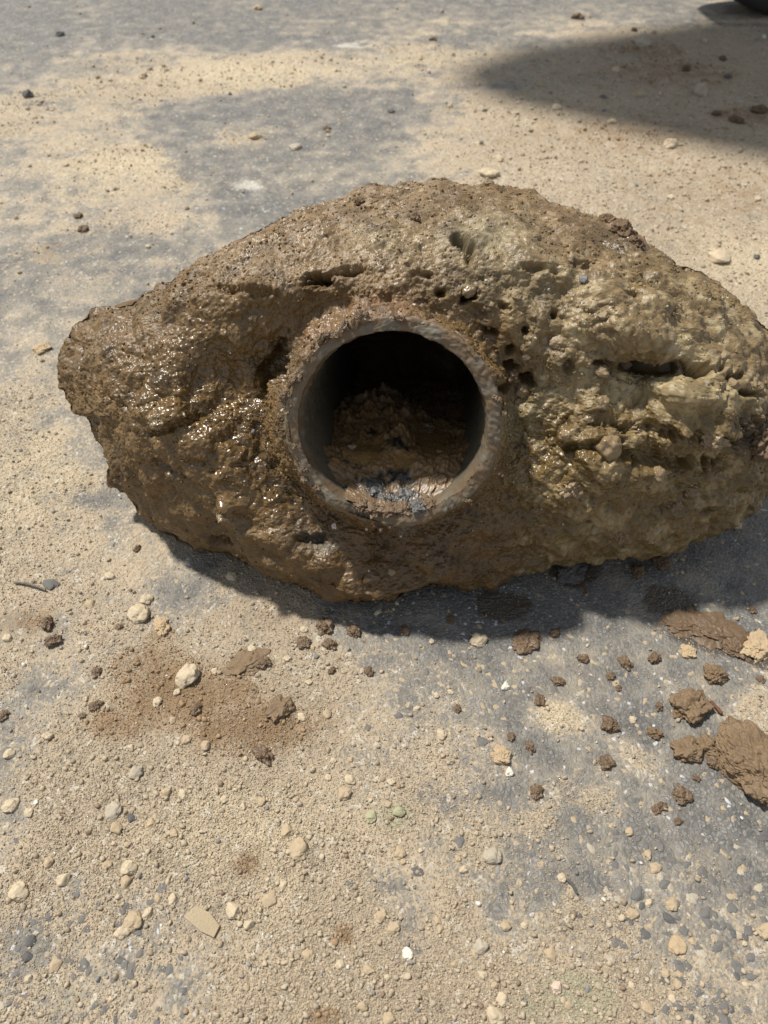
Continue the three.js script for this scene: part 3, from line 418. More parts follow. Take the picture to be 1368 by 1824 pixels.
// ── the pipe and what lies in it ──
{
  const NA = 420, prof = [];                                  // radius share (0 inner, 1 outer) and place along the axis
  for (let k = 0; k <= 90; k++) prof.push([0, -.42 + .419 * Math.pow(k / 90, .6) - .0045 * (k === 90 ? 0 : 0)]);
  for (let k = 1; k <= 14; k++) { const a = k / 14; prof.push([mix(.0, 1, a), .0]); }
  for (let k = 1; k <= 24; k++) prof.push([1, -.09 * k / 24]);
  const nP = prof.length, pos = new Float32Array((NA + 1) * nP * 3), col = new Float32Array((NA + 1) * nP * 3), uv = new Float32Array((NA + 1) * nP * 2), idx = [], v = new THREE.Vector3();
  for (let k = 0; k < nP; k++) for (let i = 0; i <= NA; i++) {
    const th = (i % NA) / NA * Math.PI * 2, c = Math.cos(th), s = Math.sin(th); let [f, a] = prof[k]; const inner = f === 0, outer = f === 1 && a < 0, lip = !inner && !outer;
    let r = mix(RI, RO, f);
    const edge = Math.sin(clamp(f) * Math.PI);
    if (lip) a = -.002 * (1 - Math.sqrt(clamp(edge))) ;
    // worn: lip uneven all the way round, chipped at the foot of the mouth
    const lipw = Math.exp(-Math.pow(a / .012, 2)), X = c * r, Y = s * r, un = fbm3(X * 34, Y * 34, 4, 2), un2 = fbm3(X * 210, Y * 210, a * 210, 2), chip = Math.exp(-Math.pow((th - 4.42) / .17, 2)) + .7 * Math.exp(-Math.pow((th - 5.35) / .1, 2));
    a += lipw * (.0042 * un + .0016 * un2 + .0005 * noise3(X * 600, Y * 600, 3) - .009 * chip * (.6 + .4 * noise3(c * 30, s * 30, 1)));
    r += .0008 * un2 - (lip ? (1 - f) * .004 * Math.max(0, fbm3(X * 150, Y * 150, 8, 3)) : 0) + (f - .5) * .004 * fbm3(X * 60 + 4, Y * 60, 2, 2) * lipw;
    if (inner) { const sc = sst(-.004, -.016, a) * sst(-.33, -.1, a); r -= sc * (.0015 + .0035 * Math.max(0, fbm3(c * 9 + 2, s * 9, a * 60, 3) + .12) * (s > -.2 ? 1 : .3)); }
    if (outer) r += .0012 * noise3(c * 30, s * 30, a * 200);
    v.copy(C).addScaledVector(R, c * r).addScaledVector(U, s * r).addScaledVector(N, a);
    const o = k * (NA + 1) + i; pos[o * 3] = v.x; pos[o * 3 + 1] = v.y; pos[o * 3 + 2] = v.z;
    const pt = fbm3(v.x * 55 + 1, v.y * 55, v.z * 55, 3), p2 = noise3(v.x * 330, v.y * 330, v.z * 330);
    let cr = .135, cg = .113, cb = .08;                        // grey fired clay
    const mud = sst(-.3, .15, pt + .2 * p2 + .08 * Math.sin(th + .6)) * .9;
    cr = mix(cr, .115, mud); cg = mix(cg, .074, mud); cb = mix(cb, .038, mud);
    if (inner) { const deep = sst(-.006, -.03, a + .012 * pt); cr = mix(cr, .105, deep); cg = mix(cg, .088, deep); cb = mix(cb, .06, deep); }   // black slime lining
    if (outer) { const q = .8; cr = mix(cr, .24, q); cg = mix(cg, .16, q); cb = mix(cb, .11, q); }
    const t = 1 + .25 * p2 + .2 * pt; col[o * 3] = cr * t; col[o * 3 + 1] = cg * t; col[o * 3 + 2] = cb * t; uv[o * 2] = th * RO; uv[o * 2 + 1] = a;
  }
  for (let k = 0; k < nP - 1; k++) for (let i = 0; i < NA; i++) { const a = k * (NA + 1) + i, b = a + 1, c = a + NA + 1, d = c + 1; idx.push(a, b, c, b, d, c); }
  const g = new THREE.BufferGeometry(); g.setAttribute('position', new THREE.BufferAttribute(pos, 3)); g.setAttribute('color', new THREE.BufferAttribute(col, 3)); g.setIndex(idx); g.computeVertexNormals();
  const pipe = mesh('pipe', g, new THREE.MeshPhysicalMaterial({ vertexColors: true, roughness: .6, side: THREE.DoubleSide }), lump); pipe.userData.label = 'grey pipe with a worn chipped mouth';
  for (let k = 0; k < 46; k++) {
    const th = k < 26 ? rr(1.2, 4.2) : rr(0, 6.28), rad = rr(RO * .93, RO * 1.03), sz = rr(.0012, .0042) * (k < 26 ? 1.15 : .8), gob = mesh('mud_gob', stoneGeo('clod', rnd() < .6 ? 'mud' : 'brown', Math.floor(rnd() * 5)), stoneMat(.5), pipe);
    gob.position.copy(C).addScaledVector(R, Math.cos(th) * rad).addScaledVector(U, Math.sin(th) * rad).addScaledVector(N, -.001); gob.scale.set(sz * rr(.8, 1.6), sz * rr(.8, 1.6), sz * .8); gob.rotation.set(rr(0, 6), rr(0, 6), rr(0, 6));
  }
  // silt lying along the floor of the pipe
  const nA = 300, nR = 200, swet = new Float32Array((nA + 1) * (nR + 1)), sp = [], scol = [], si = [], su = [];
  for (let j = 0; j <= nA; j++) for (let i = 0; i <= nR; i++) {
    const a = -.002 - .4 * Math.pow(j / nA, 1.25), t = i / nR * 2 - 1;
    let lev = mix(-.081, -.048, sst(.0, -.075, a)); const x0 = t * Math.sqrt(Math.max(1e-5, RI * RI - lev * lev));
    const n1 = fbm3(x0 * 22, a * 22, 1.5, 3), n2 = fbm3(x0 * 75, a * 75, 4, 3), n3 = noise3(x0 * 300, a * 300, 2);
    const heap = Math.exp(-blob(x0, a, -.022, -.20, .042, .055)) * .026 + Math.exp(-blob(x0, a, .0, -.115, .016, .035, .3)) * .012 + Math.exp(-blob(x0, a, .02, -.05, .018, .02)) * .004, pool = Math.exp(-blob(x0, a, .038, -.12, .017, .05)) + .9 * Math.exp(-blob(x0, a, -.03, -.075, .02, .03)) + .6 * Math.exp(-blob(x0, a, .008, -.06, .014, .016));
    let h = lev + heap * (1 + .6 * n2) + .008 * n1 + .010 * n2 * (.6 + 16 * heap) + .0016 * n3 + .001 * noise3(x0 * 620, a * 620, 5); const wl = lev - .0015; const wet = sst(.25, .6, pool + .35 * n2);
    h = mix(h, wl + .0004 * n3 + .0006 * n2, wet * .92);
    const half = Math.sqrt(Math.max(1e-6, RI * RI - h * h)) + .0005, x = t * half, p = C.clone().addScaledVector(R, x).addScaledVector(U, h + .002 * Math.pow(Math.abs(t), 6)).addScaledVector(N, a);
    sp.push(p.x, p.y, p.z); su.push((i + .5) / (nR + 1), (j + .5) / (nA + 1)); swet[j * (nR + 1) + i] = wet - 1.2 * sst(-.06, -.03, a);
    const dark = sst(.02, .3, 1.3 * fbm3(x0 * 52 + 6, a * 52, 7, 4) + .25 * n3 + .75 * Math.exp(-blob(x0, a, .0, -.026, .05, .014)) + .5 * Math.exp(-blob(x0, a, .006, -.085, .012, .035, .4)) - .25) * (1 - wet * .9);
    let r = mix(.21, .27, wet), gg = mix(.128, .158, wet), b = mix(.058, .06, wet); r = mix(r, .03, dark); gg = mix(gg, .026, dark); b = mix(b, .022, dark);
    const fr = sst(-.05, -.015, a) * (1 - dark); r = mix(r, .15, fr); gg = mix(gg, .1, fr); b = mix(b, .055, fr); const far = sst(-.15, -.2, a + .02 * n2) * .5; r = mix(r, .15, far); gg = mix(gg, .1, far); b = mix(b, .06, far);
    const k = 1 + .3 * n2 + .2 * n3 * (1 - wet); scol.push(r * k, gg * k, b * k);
  }
  for (let j = 0; j < nA; j++) for (let i = 0; i < nR; i++) { const a = j * (nR + 1) + i, b = a + 1, c = a + nR + 1, d = c + 1; si.push(a, b, c, b, d, c); }
  const sg = new THREE.BufferGeometry(); sg.setAttribute('position', new THREE.Float32BufferAttribute(sp, 3)); sg.setAttribute('color', new THREE.Float32BufferAttribute(scol, 3)); sg.setAttribute('uv', new THREE.Float32BufferAttribute(su, 2)); sg.setIndex(si); sg.computeVertexNormals();
  const silt = mesh('silt', sg, new THREE.MeshStandardMaterial({ vertexColors: true, roughness: 1, roughnessMap: tex(nR + 1, nA + 1, 4, (d) => { for (let k = 0; k < swet.length; k++) { d[k * 4 + 1] = 255 * (swet[k] < 0 ? mix(.3, .42, clamp(-swet[k])) : mix(.36, .1, swet[k])); d[k * 4 + 3] = 255; } }) }), lump); silt.userData.label = 'wet brown and black silt on the floor of the pipe';
  const at = (x, h, a) => C.clone().addScaledVector(R, x).addScaledVector(U, h).addScaledVector(N, a);
  for (const [x, h, a, s, colour, rough, kind] of [[.046, -.05, -.085, .0042, 'tan', .25, 'angular'], [-.045, -.052, -.085, .006, 'pale', .2, 'pebble'], [-.035, -.062, -.055, .005, 'pale', .2, 'pebble'], [-.03, -.07, -.032, .006, 'grey', .2, 'angular'], [-.046, -.046, -.15, .008, 'mud', .25, 'clod'], [.03, -.047, -.155, .008, 'mud', .3, 'clod'], [-.01, -.036, -.19, .014, 'brown', .4, 'clod'], [-.034, -.034, -.21, .016, 'brown', .4, 'clod'], [.005, -.044, -.125, .009, 'mud', .3, 'clod'], [.022, -.058, -.07, .007, 'mud', .25, 'clod'], [0, -.084, -.006, .009, 'brown', .7, 'clod'], [-.014, -.083, -.006, .008, 'brown', .6, 'clod'], [.014, -.083, -.006, .008, 'brown', .6, 'clod'], [-.028, -.08, -.005, .007, 'brown', .6, 'clod'], [.027, -.08, -.006, .007, 'dark', .6, 'clod'], [.038, -.076, -.007, .006, 'brown', .6, 'clod'], [-.006, -.079, -.018, .007, 'dark', .5, 'clod'], [.012, -.076, -.024, .008, 'dark', .5, 'clod'], [-.02, -.075, -.026, .006, 'dark', .5, 'clod'], [.05, -.062, -.04, .006, 'mud', .5, 'clod']]) {
    const m = mesh(kind === 'clod' ? 'mud_gob' : 'grit_stone', stoneGeo(kind, colour, Math.floor(rnd() * 6)), stoneMat(rough), silt); m.position.copy(at(x, h, a)); m.scale.set(s * rr(.9, 1.3), s * rr(.5, .7), s * rr(.9, 1.3)); m.rotation.set(0, rr(0, 6), 0);
  }
}
console.log('lump done');

// ───────────────────────── stones, clods and sticks on the ground ─────────────────────────
// photo x, y, width in photo pixels, colour, shape, height share, own label
const THINGS = [
  [336, 1204, 48, 'pale', 'angular', .75, 'largest pale angular stone, on the damp brown soil'], [250, 1092, 40, 'pale', 'pebble', .7, 'rounded pale stone with a brown muddy top, left of the lump'], [361, 1642, 68, 'tan', 'slab', .2, 'flat five-sided tan stone chip lying on the soil'], [417, 1619, 38, 'pale', 'angular', .7, 'chunky pale stone beside the flat tan chip'], [445, 1647, 22, 'pale', 'pebble', .7, 'small pale pebble right of the chunky pale stone by the flat chip'],
  [1340, 1357, 150, 'mud', 'bigclod', .55, 'largest brown clod of cracked mud, at the right edge'], [1228, 1256, 58, 'mud', 'clod', .6, 'long brown clod beside the reddish wood chip'], [1271, 1200, 36, 'mud', 'clod', .8, 'upright brown clod above the long clod by the wood chip'], [1222, 1334, 50, 'mud', 'clod', .55, 'flat brown clod touching the side of the largest clod'], [1258, 1328, 40, 'mud', 'clod', .6, 'brown clod wedged between flat clod and largest clod'], [1085, 1290, 28, 'brown', 'clod', .7, 'small dark clod alone on bare grey asphalt'], [1165, 1304, 26, 'mud', 'clod', .8, 'pear-shaped brown clod on asphalt left of the long clod'], [938, 1138, 54, 'brown', 'smear', .45, 'wet dark brown splash of mud in the shade of the lump'],
  [853, 1140, 30, 'pale', 'pebble', .7, 'oval pale pebble at the edge of the shadow of the lump'], [900, 1223, 16, 'white', 'pebble', .8], [907, 1374, 18, 'white', 'pebble', .8, 'bright white pebble below a dull brown clod'], [892, 1346, 32, 'dusty', 'clod', .5, 'dull brown clod just above a bright white pebble'], [875, 1524, 36, 'grey', 'angular', .6, 'light grey angular stone standing out on the lower soil'], [1313, 935, 21, 'tan', 'pebble', .8, 'smooth tan pebble against the right lower edge of the lump'], [871, 312, 38, 'pale', 'pebble', .5, 'flat pale stone just behind the top of the lump'], [1278, 464, 46, 'pale', 'angular', .5, 'pale angular stone behind the right shoulder of the lump'], [1144, 78, 38, 'grey', 'pebble', .6, 'oval grey stone in the shadow near the top right'], [1244, 168, 32, 'grey', 'angular', 1, 'tilted grey stone near the lower edge of the vehicle shadow'], [1194, 260, 30, 'pale', 'angular', .7, 'bright angular stone in the sun below the vehicle shadow'], [990, 196, 18, 'pale', 'pebble', .8, 'round pale pebble at the border of the vehicle shadow'],
  [460, 15, 18, 'tan', 'pebble', .7, 'round tan pebble alone at the top of the picture'], [109, 62, 17, 'dark', 'angular', .7, 'dark pebble on clean asphalt near the top left'], [51, 173, 20, 'dark', 'angular', .9, 'dark angular stone beside pale crumbs at the far left'], [255, 138, 20, 'tan', 'pebble', .6, 'tan pebble on the edge of the yellow dust streak'], [455, 245, 22, 'tan', 'pebble', .6, 'tan pebble on a small dust fan behind the lump'], [527, 263, 24, 'grey', 'pebble', .5, 'flat grey pebble on bare asphalt behind the lump'], [75, 622, 30, 'dusty', 'clod', .35, 'flat tan clod on asphalt at the left of the lump'],
  [437, 1182, 66, 'mud', 'smear', .28, 'broad flat brown mud cake left of centre below the lump'], [500, 1265, 48, 'mud', 'clod', .5, 'brown clod at the right end of the damp soil'], [470, 1346, 34, 'brown', 'clod', .6, 'dark clod below the right end of the damp soil'], [289, 1116, 36, 'dusty', 'clod', .45, 'dusty brown clod right of the rounded muddy stone'], [87, 1113, 26, 'brown', 'clod', .7, 'upper of two dark clods near the left edge'], [97, 1143, 26, 'brown', 'clod', .7, 'lower of two dark clods near the left edge'], [1020, 1018, 54, 'dark', 'smear', .4, 'black wet mud under the right lower edge of the lump'], [1177, 1001, 32, 'brown', 'clod', .7, 'red-brown clod on asphalt below the right of the lump'], [1136, 1015, 30, 'brown', 'clod', .6, 'dark clod left of the red-brown clod under the lump'], [1215, 1108, 74, 'brown', 'smear', .2, 'pale flat flake of mud on the dark wet smear'], [1273, 1120, 84, 'brown', 'smear', .3, 'glossy lump of mud in the middle of the wet smear'], [1312, 1154, 50, 'brown', 'smear', .45, 'brown clod at the lower end of the wet smear'], [1348, 1150, 60, 'dusty', 'clod', .4, 'tan crumbly clod at the right end of the wet smear'], [1225, 1159, 26, 'dusty', 'clod', .5, 'small tan clod just below the wet smear'],
  [534, 1514, 34, 'tan', 'pebble', .7, 'smooth rounded tan stone on the central soil'], [232, 1546, 27, 'pale', 'pebble', .8, 'upper of two stacked-looking tan pebbles at lower left'], [202, 1445, 40, 'grey', 'angular', .5, 'greyish dusty stone beside a small black chip'], [37, 1588, 34, 'pale', 'pebble', .7, 'pale tan stone near the lower left edge'], [240, 1639, 33, 'tan', 'pebble', .7, 'dusty rounded stone above a paler blocky one'], [727, 1698, 23, 'white', 'angular', .7, 'bluish white chip on the lower central soil'], [855, 1688, 26, 'grey', 'pebble', .6, 'darker grey pebble touching a tan one at lower centre'], [880, 1807, 38, 'pale', 'angular', .7, 'pale blocky stone at the bottom edge'], [1360, 1655, 34, 'tan', 'pebble', .6, 'tan stone cut by the right edge of the picture'], [1204, 1682, 40, 'dusty', 'pebble', .35, 'brown lens-shaped stone among dark chippings'], [700, 1652, 27, 'tan', 'angular', .6, 'larger of a pair of blocky tan stones'], [679, 1632, 23, 'tan', 'angular', .6, 'smaller of a pair of blocky tan stones'], [478, 1603, 30, 'tan', 'angular', .4, 'long tan stone pointing to the bottom of the picture'], [712, 1447, 26, 'green', 'angular', .8, 'greenish stone in a heap of olive crumbs'], [662, 1454, 28, 'green', 'angular', .5], [242, 1378, 31, 'grey', 'angular', .7, 'light grey wedge-shaped stone below the damp soil'], [991, 1757, 24, 'pink', 'angular', .7, 'pinkish stone beside the olive clay patch'], [1086, 1708, 18, 'grey', 'pebble', .6, 'upright oval grey pebble right of the olive clay'], [92, 1042, 30, 'slate', 'angular', .5, 'dark grey stone at the end of a thin stick'],
  // the rest, named after what they lie next to
  ...[[316, 1235, 15], [281, 1252, 20], [262, 1067, 24], [15, 1138, 19], [87, 1311, 20], [18, 1343, 21], [413, 1027, 20], [155, 1245, 12], [383, 1197, 13], [235, 1333, 14], [450, 1158, 20], [198, 1027, 18], [742, 1262, 11], [623, 1390, 21], [672, 1090, 13], [707, 1073, 9], [542, 1122, 14], [551, 1216, 13], [539, 1279, 16], [786, 1308, 21], [697, 1393, 15], [769, 1141, 13], [512, 1174, 14], [803, 1232, 12], [778, 1238, 12], [1047, 1148, 9], [1127, 1280, 13], [1285, 1319, 10], [116, 1566, 25], [22, 1435, 28], [52, 1449, 18], [220, 1659, 25], [264, 1627, 19], [328, 1417, 19], [434, 1437, 15], [400, 1425, 14], [309, 1603, 18], [52, 1743, 15], [198, 1780, 10], [825, 1550, 17], [605, 1718, 16], [505, 1578, 15], [894, 1780, 22], [858, 1736, 18], [690, 1741, 11], [749, 1516, 11], [1001, 1562, 17], [1155, 1607, 15], [934, 1648, 14], [1196, 1778, 16], [888, 287, 18], [1096, 127, 14], [1089, 220, 16], [1267, 449, 14], [265, 440, 12], [1349, 357, 14], [1194, 354, 14], [1327, 1754, 14], [1124, 1755, 13], [594, 1356, 12], [584, 1386, 14], [1325, 1680, 12]].map((a) => [...a, 'pale', 'pebble', .7]),
  ...[[161, 1076, 19], [333, 1318, 19], [368, 1331, 21], [308, 1284, 15], [583, 1275, 20], [613, 1413, 25], [625, 1354, 13], [556, 1154, 12], [225, 1570, 22], [210, 1477, 28], [271, 1467, 21], [313, 1486, 16], [229, 1504, 16], [193, 1541, 18], [298, 1413, 22], [89, 1538, 22], [282, 1602, 16], [99, 1718, 26], [512, 1479, 30], [712, 1518, 23], [717, 1533, 15], [549, 1701, 25], [845, 1699, 17], [500, 1612, 12], [692, 1434, 16], [815, 1529, 14], [784, 1657, 16], [779, 1639, 16], [657, 1726, 23], [647, 1793, 23], [692, 1814, 23], [879, 1755, 15], [465, 1429, 18], [527, 1424, 13], [808, 1718, 12], [1127, 1627, 23], [1196, 1609, 25], [1184, 1732, 18], [1210, 1735, 15], [1204, 1752, 20], [1155, 1521, 19], [1121, 1480, 19], [1153, 1797, 22], [980, 1699, 23], [1233, 1677, 14], [1136, 172, 22], [801, 190, 11], [749, 107, 12], [961, 152, 14], [851, 151, 11], [923, 185, 10], [1168, 1544, 24], [900, 1650, 22], [1010, 1790, 16], [760, 1760, 13], [560, 1640, 14], [380, 1720, 14], [440, 1760, 13]].map((a) => [...a, 'tan', 'angular', .65]),
  ...[[7, 1276, 19], [148, 1276, 13], [173, 1198, 19], [173, 1259, 22], [213, 1118, 12], [350, 1266, 21], [470, 1184, 24], [541, 1147, 23], [588, 1149, 23], [630, 1124, 27], [579, 1117, 30], [657, 1196, 18], [591, 1196, 16], [815, 1262, 15], [721, 1122, 22], [803, 1102, 16], [989, 1126, 19], [1039, 1172, 19], [1114, 1179, 23], [1165, 1171, 22], [994, 1212, 21], [1088, 1203, 16], [1102, 1224, 11], [1269, 1357, 22], [955, 1410, 23], [944, 1330, 20], [1080, 1357, 26], [961, 1248, 24], [910, 1313, 16], [1355, 1210, 14], [1341, 1085, 16], [1174, 1258, 16], [150, 410, 20], [140, 386, 15], [1029, 32, 20], [1221, 126, 20], [1286, 107, 16], [582, 229, 12], [771, 72, 12], [1129, 55, 12], [1350, 200, 26], [1310, 218, 22], [1275, 205, 16], [1170, 1440, 16], [1215, 1415, 30], [1177, 1435, 20], [1208, 1462, 14], [245, 978, 14], [1240, 1385, 13], [1230, 1085, 14]].map((a) => [...a, 'brown', 'clod', .6]),
  ...[[235, 1457, 16], [272, 65, 10], [410, 168, 9], [696, 198, 14], [864, 199, 11], [1294, 139, 15], [1346, 461, 15], [55, 1676, 22], [50, 1703, 18], [1074, 175, 11]].map((a) => [...a, 'dark', 'angular', .6]),
];
const NAMES = { pebble: 'pebble', angular: 'stone', clod: 'mud_clod', smear: 'mud_smear', slab: 'stone_chip', bigclod: 'mud_clod' }, CAT = { pebble: 'pebble', angular: 'stone', clod: 'clod', smear: 'mud', slab: 'stone', bigclod: 'clod' };
const MARKS = [[336, 1204, 'largest pale angular stone'], [361, 1642, 'flat tan chip'], [1340, 1357, 'largest mud clod'], [250, 1092, 'muddy-topped stone'], [875, 1524, 'light grey angular stone'], [534, 1514, 'smooth rounded tan stone'], [853, 1140, 'oval pale pebble'], [1144, 78, 'oval grey shadowed stone'], [460, 15, 'lone top pebble'], [437, 1182, 'broad flat mud cake'], [37, 1588, 'pale lower-left stone'], [1204, 1682, 'brown lens-shaped stone'], [727, 1698, 'bluish white chip'], [1278, 464, 'stone behind the right shoulder'], [1273, 1118, 'wet mud smear'], [202, 1445, 'greyish dusty stone'], [996, 1275, 'tan dust patch'], [97, 1143, 'pair of dark clods'], [880, 1807, 'pale blocky bottom stone'], [1194, 260, 'bright sunlit angular stone'], [700, 1652, 'pair of blocky tan stones'], [242, 1378, 'grey wedge-shaped stone'], [907, 1374, 'bright white pebble'], [1035, 1775, 'olive clay patch'], [75, 622, 'left end of the lump']];
const ORD = ['closest', 'second', 'third', 'fourth', 'fifth', 'sixth', 'seventh', 'eighth', 'ninth', 'tenth', 'eleventh', 'twelfth'];
{
  const auto = new Map(), COLW = { pale: 'pale', tan: 'tan', brown: 'brown', dark: 'black', white: 'white', green: 'greenish' };
  for (const t of THINGS) if (!t[6]) {
    let best = null, bd = 1e9; for (const m of MARKS) { const d = Math.hypot(m[0] - t[0], (m[1] - t[1]) * 1.2); if (d < bd) { bd = d; best = m; } }
    const dx = t[0] - best[0], dy = t[1] - best[1], dir = Math.abs(dx) > Math.abs(dy) ? (dx < 0 ? 'left of' : 'right of') : (dy < 0 ? 'above' : 'below');
    const key = COLW[t[3]] + '|' + CAT[t[4]] + '|' + dir + ' the ' + best[2]; if (!auto.has(key)) auto.set(key, []); auto.get(key).push([bd, t]);
  }
  for (const [key, list] of auto) {
    const [c, k, where] = key.split('|'); list.sort((a, b) => a[0] - b[0]);
    list.forEach(([, t], i) => { t[6] = list.length === 1 ? `only small ${c} ${k} ${where}` : `${ORD[i]}${i ? ' closest' : ''} small ${c} ${k} ${where}`; });
  }
}
const bigClodGeo = mottle(rock(64, 77, { rough: .18, bumpy: .05 }), STONE.mud, 4, .3);
{ // cracks across the big clod
  const p = bigClodGeo.attributes.position; for (let i = 0; i < p.count; i++) { const x = p.getX(i), y = p.getY(i), z = p.getZ(i), cr = Math.abs(noise3(x * 2.6 + 3, y * 2.6, z * 2.6)), fine = .05 * fbm3(x * 7, y * 7, z * 7, 4) + .028 * noise3(x * 24, y * 24, z * 24), k = 1 - .11 * sst(.045, 0, cr) + fine; p.setXYZ(i, x * k, y * k, z * k); } bigClodGeo.computeVertexNormals();
}
const slabMat = new THREE.MeshStandardMaterial({ vertexColors: true, roughness: .95, bumpMap: speckle, bumpScale: .0015 });
const slabGeo = (() => { const s = new THREE.Shape([[-1, .1], [-.55, .62], [.3, .42], [1, -.1], [.85, -.6], [.1, -.42]].map(([x, y]) => new THREE.Vector2(x, y))); const g = new THREE.ExtrudeGeometry(s, { depth: .3, bevelEnabled: true, bevelSize: .05, bevelThickness: .05, bevelSegments: 2 }); g.rotateX(-Math.PI / 2); const m = mottle(g, [.4, .325, .22], 5, .2); m.computeVertexNormals(); return m; })();
for (const [px, py, w, colour, kind, flat, label] of THINGS) {
  const [x, z, t] = onGround(px, py), s = w / 2 * t / F * Math.hypot(1, 0), k = Math.floor(rnd() * 6);
  const cl = kind === 'clod' || kind === 'smear', geo = kind === 'slab' ? slabGeo : kind === 'bigclod' ? bigClodGeo : stoneGeo(kind, colour, k);
  const m = mesh(numbered(NAMES[kind]), geo, kind === 'slab' ? slabMat : stoneMat(colour === 'brown' ? .55 : colour === 'mud' ? .7 : .9), scene);
  const sx = s * rr(.92, 1.08), sy = s * flat * rr(.9, 1.05), sz = s * (kind === 'slab' ? 1 : cl ? rr(.65, 1) : rr(.72, 1.02));
  m.scale.set(sx, kind === 'slab' ? s * .45 : sy, sz); m.rotation.set(kind === 'slab' ? .06 : 0, kind === 'slab' ? -.12 : rr(0, 6.28), kind === 'slab' ? -.05 : 0);
  m.position.set(x, groundY(x, z) + (kind === 'slab' ? .001 : sy * (kind === 'smear' ? .1 : .3)), z + sy * .25);
  tag(m, label, CAT[kind], cl ? 'clods of mud dropped on the asphalt' : kind === 'bigclod' ? null : 'stones and pebbles lying on the soil');
}
// dark chippings of the asphalt that show bare among the soil: pieces of the ground
{
  const spots = [[1194, 1636, 30], [1220, 1662, 25], [1257, 1627, 30], [1264, 1646, 22], [1305, 1662, 22], [1194, 1665, 15], [1227, 1722, 24], [1242, 1771, 26], [1283, 1773, 24], [1186, 1576, 30], [1136, 1592, 38], [1232, 1602, 24], [1317, 1728, 34], [1287, 1814, 32], [151, 1721, 30], [29, 1733, 24], [30, 1689, 16], [270, 1608, 20], [225, 1615, 22], [15, 1470, 18], [30, 1500, 16], [175, 1615, 18], [250, 1700, 20], [288, 1790, 22], [745, 1555, 26], [672, 1556, 18], [625, 1575, 22], [820, 1500, 24], [712, 1276, 20], [655, 1298, 18], [760, 1200, 20], [790, 1425, 20], [860, 1320, 26]];
  for (let k = 0; k < 130; k++) { const px = rr(1020, 1368), py = rr(1480, 1824), [gx, gz] = onGround(px, py); if (survey(gx, gz)[0] < .8 && Math.abs(px - 1204) + Math.abs(py - 1682) > 30) spots.push([px, py, rr(11, 26)]); }
  for (let k = 0; k < 70; k++) { const px = rr(0, 330), py = rr(1580, 1824), [gx, gz] = onGround(px, py); if (survey(gx, gz)[0] < .72) spots.push([px, py, rr(11, 24)]); }
  for (const [px, py, w] of spots) {
    const [x, z, t] = onGround(px, py), s = w / 2 * t / F, m = mesh('asphalt_chipping', stoneGeo('angular', rnd() < .75 ? 'slate' : rnd() < .5 ? 'dark' : 'grey', Math.floor(rnd() * 6)), stoneMat(.8), ground);
    m.scale.set(s, s * .34, s * rr(.5, .9)); m.rotation.set(rr(-.15, .15), rr(0, 6.3), rr(-.15, .15)); m.position.set(x, groundY(x, z) - s * .1, z);
  }
}
// thin sticks and splinters
function stick(pts, rad, colour, label, name = 'twig', cat = 'twig') {
  const c = new THREE.CatmullRomCurve3(pts.map(([px, py, h]) => { const [x, z] = onGround(px, py); return new THREE.Vector3(x, groundY(x, z) + h, z); }));
  const g = new THREE.TubeGeometry(c, 24, rad, 7); const p = g.attributes.position; for (let i = 0; i < p.count; i++) { const k = .0006 * noise3(p.getX(i) * 500, p.getY(i) * 500, p.getZ(i) * 300); p.setXYZ(i, p.getX(i) + k, p.getY(i) + k, p.getZ(i) + k); } g.computeVertexNormals();
  tag(mesh(numbered(name), mottle(g, colour, 2, .2), stoneMat(.85), scene), label, cat);
}
stick([[28, 1043, .003], [50, 1046, .004], [70, 1052, .004], [84, 1056, .003]], .0014, [.16, .14, .11], 'thin grey stick lying left of the lump near the dark grey stone');
stick([[1010, 1568, .002], [1019, 1578, .003], [1027, 1592, .002]], .0013, [.07, .075, .08], 'short black twig on the lower soil right of centre');
stick([[1266, 1250, .002], [1276, 1264, .004], [1284, 1274, .003]], .0017, [.13, .05, .022], 'reddish wood chip on asphalt beside the long clod', 'wood_chip', 'wood chip');
stick([[1034, 1035, .003], [1040, 1048, .004], [1044, 1058, .003]], .0014, [.1, .04, .02], 'reddish splinter in the shadow under the lump', 'wood_chip', 'wood chip');
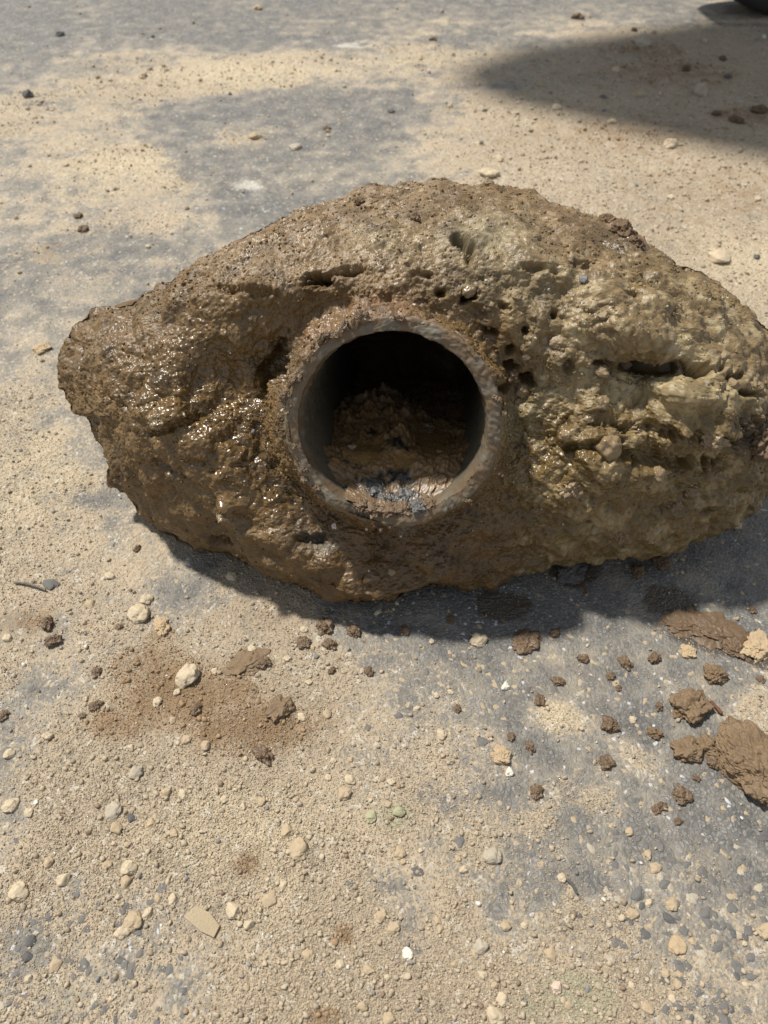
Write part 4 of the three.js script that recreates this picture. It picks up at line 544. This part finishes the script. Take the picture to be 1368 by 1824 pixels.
// loose grains, too many to count
{
  const n = 390000, per = n / 3, m = new THREE.Matrix4(), q = new THREE.Quaternion(), e = new THREE.Euler(), s = new THREE.Vector3(), p = new THREE.Vector3(), c = new THREE.Color();
  const GR = new THREE.MeshStandardMaterial({ roughness: .95 });
  GEO.grain.forEach((geo, gi) => {
    const im = new THREE.InstancedMesh(geo, GR, per);
    for (let k = 0; k < per; k++) {
      let x, z, px, py, t, mm = -9; do { px = rr(-520, W + 520); py = (H + 420) * (1 - Math.pow(rnd(), 1.55)); if (rnd() < sst(60, 520, Math.max(-px, px - W)) || rnd() < sst(H + 60, H + 420, py)) { mm = -9; continue; } [x, z, t] = onGround(px, py); mm = survey(x, z)[0] + .18 * fbm2(x * 26, z * 26 + 7, 2); } while (rnd() > .04 + .96 * sst(.42, 1, mm + .3 * noise2(x * 9, z * 9)));
      const dampK = survey(x, z)[1], yel = survey(x, z)[5];
      const u = rnd(), rad = Math.min(.0026, .0003 * Math.pow(1 - u, -.365)) * (t > 1 ? Math.min(2.6, 1 + (t - 1) * 1.3) : 1);
      e.set(rr(0, 6), rr(0, 6), rr(0, 6)); q.setFromEuler(e); s.set(rad * rr(.8, 1.3), rad * rr(.6, 1), rad * rr(.8, 1.3)); p.set(x, groundY(x, z) + rad * .3 + .0003, z); m.compose(p, q, s); im.setMatrixAt(k, m);
      const tone = rr(.82, 1.22), w = rnd(); const b = dampK > .35 && w > .15 ? [.25, .165, .09] : w < .012 ? [.55, .52, .45] : w < .04 ? [.2, .19, .175] : w < .09 ? [.24, .17, .11] : [mix(.345, .42, yel), mix(.279, .347, yel), mix(.195, .236, yel)];
      c.setRGB(b[0] * tone, b[1] * tone, b[2] * tone); im.setColorAt(k, c);
    }
    im.name = numbered('soil_grains'); im.castShadow = im.receiveShadow = true; scene.add(im);
    tag(im, ['loose tan soil grains strewn over the asphalt', 'finer tan grit scattered among the loose soil grains', 'sharp tan sand lying among the soil grains'][gi], 'soil', null, 'stuff');
  });
}

// ───────────────────────── the vehicle whose tyre and shadow reach the top right ─────────────────────────
{
  const car = tag(new THREE.Group(), 'vehicle with a black tyre showing at the top right corner', 'vehicle'); car.name = 'parked_vehicle'; scene.add(car);
  const wheel = new THREE.Group(); wheel.name = 'wheel'; car.add(wheel);
  const prof = [[.2, -.1], [.3, -.115], [.345, -.105], [.362, -.085], [.366, -.05], [.366, -.046], [.358, -.044], [.358, -.034], [.366, -.032], [.368, 0], [.366, .032], [.358, .034], [.358, .044], [.366, .046], [.362, .085], [.345, .105], [.3, .115], [.2, .1]].map(([r, y]) => new THREE.Vector2(r, y));
  const tyre = mesh('tyre', new THREE.LatheGeometry(prof, 96), std(lin(.022, .022, .023), .75), wheel); tyre.rotation.x = Math.PI / 2;
  const rimM = mesh('rim', new THREE.LatheGeometry([[.02, .06], [.1, .05], [.17, .02], [.2, .07], [.21, .09], [.2, .1]].map(([r, y]) => new THREE.Vector2(r, y)), 48), std(lin(.4, .4, .41), .35, { metalness: .9 }), wheel); rimM.rotation.x = Math.PI / 2;
  wheel.position.set(1.2, .364, -2.22); wheel.rotation.y = .15;
  const strut = mesh('axle_strut', new THREE.BoxGeometry(.16, 1.75, .14), std(lin(.05, .05, .052), .5), car); strut.position.set(1.24, 1.2, -2.42);
  const s = new THREE.Shape(); const pts = [[-.62, 2.13], [-.62, 2.03], [-.52, 1.93], [.72, 1.17], [1.4, 1.1], [1.6, 2.9], [.9, 2.85], [-.48, 2.27]]; s.moveTo(...pts[0]); for (const p of pts.slice(1)) s.lineTo(...p); s.closePath();
  const body = mesh('body', new THREE.ExtrudeGeometry(s, { depth: .6, bevelEnabled: true, bevelSize: .05, bevelThickness: .06, bevelSegments: 4 }).rotateX(-Math.PI / 2), std(lin(.05, .052, .055), .4), car); body.position.y = 2.0;
}
renderer.render(scene, camera);
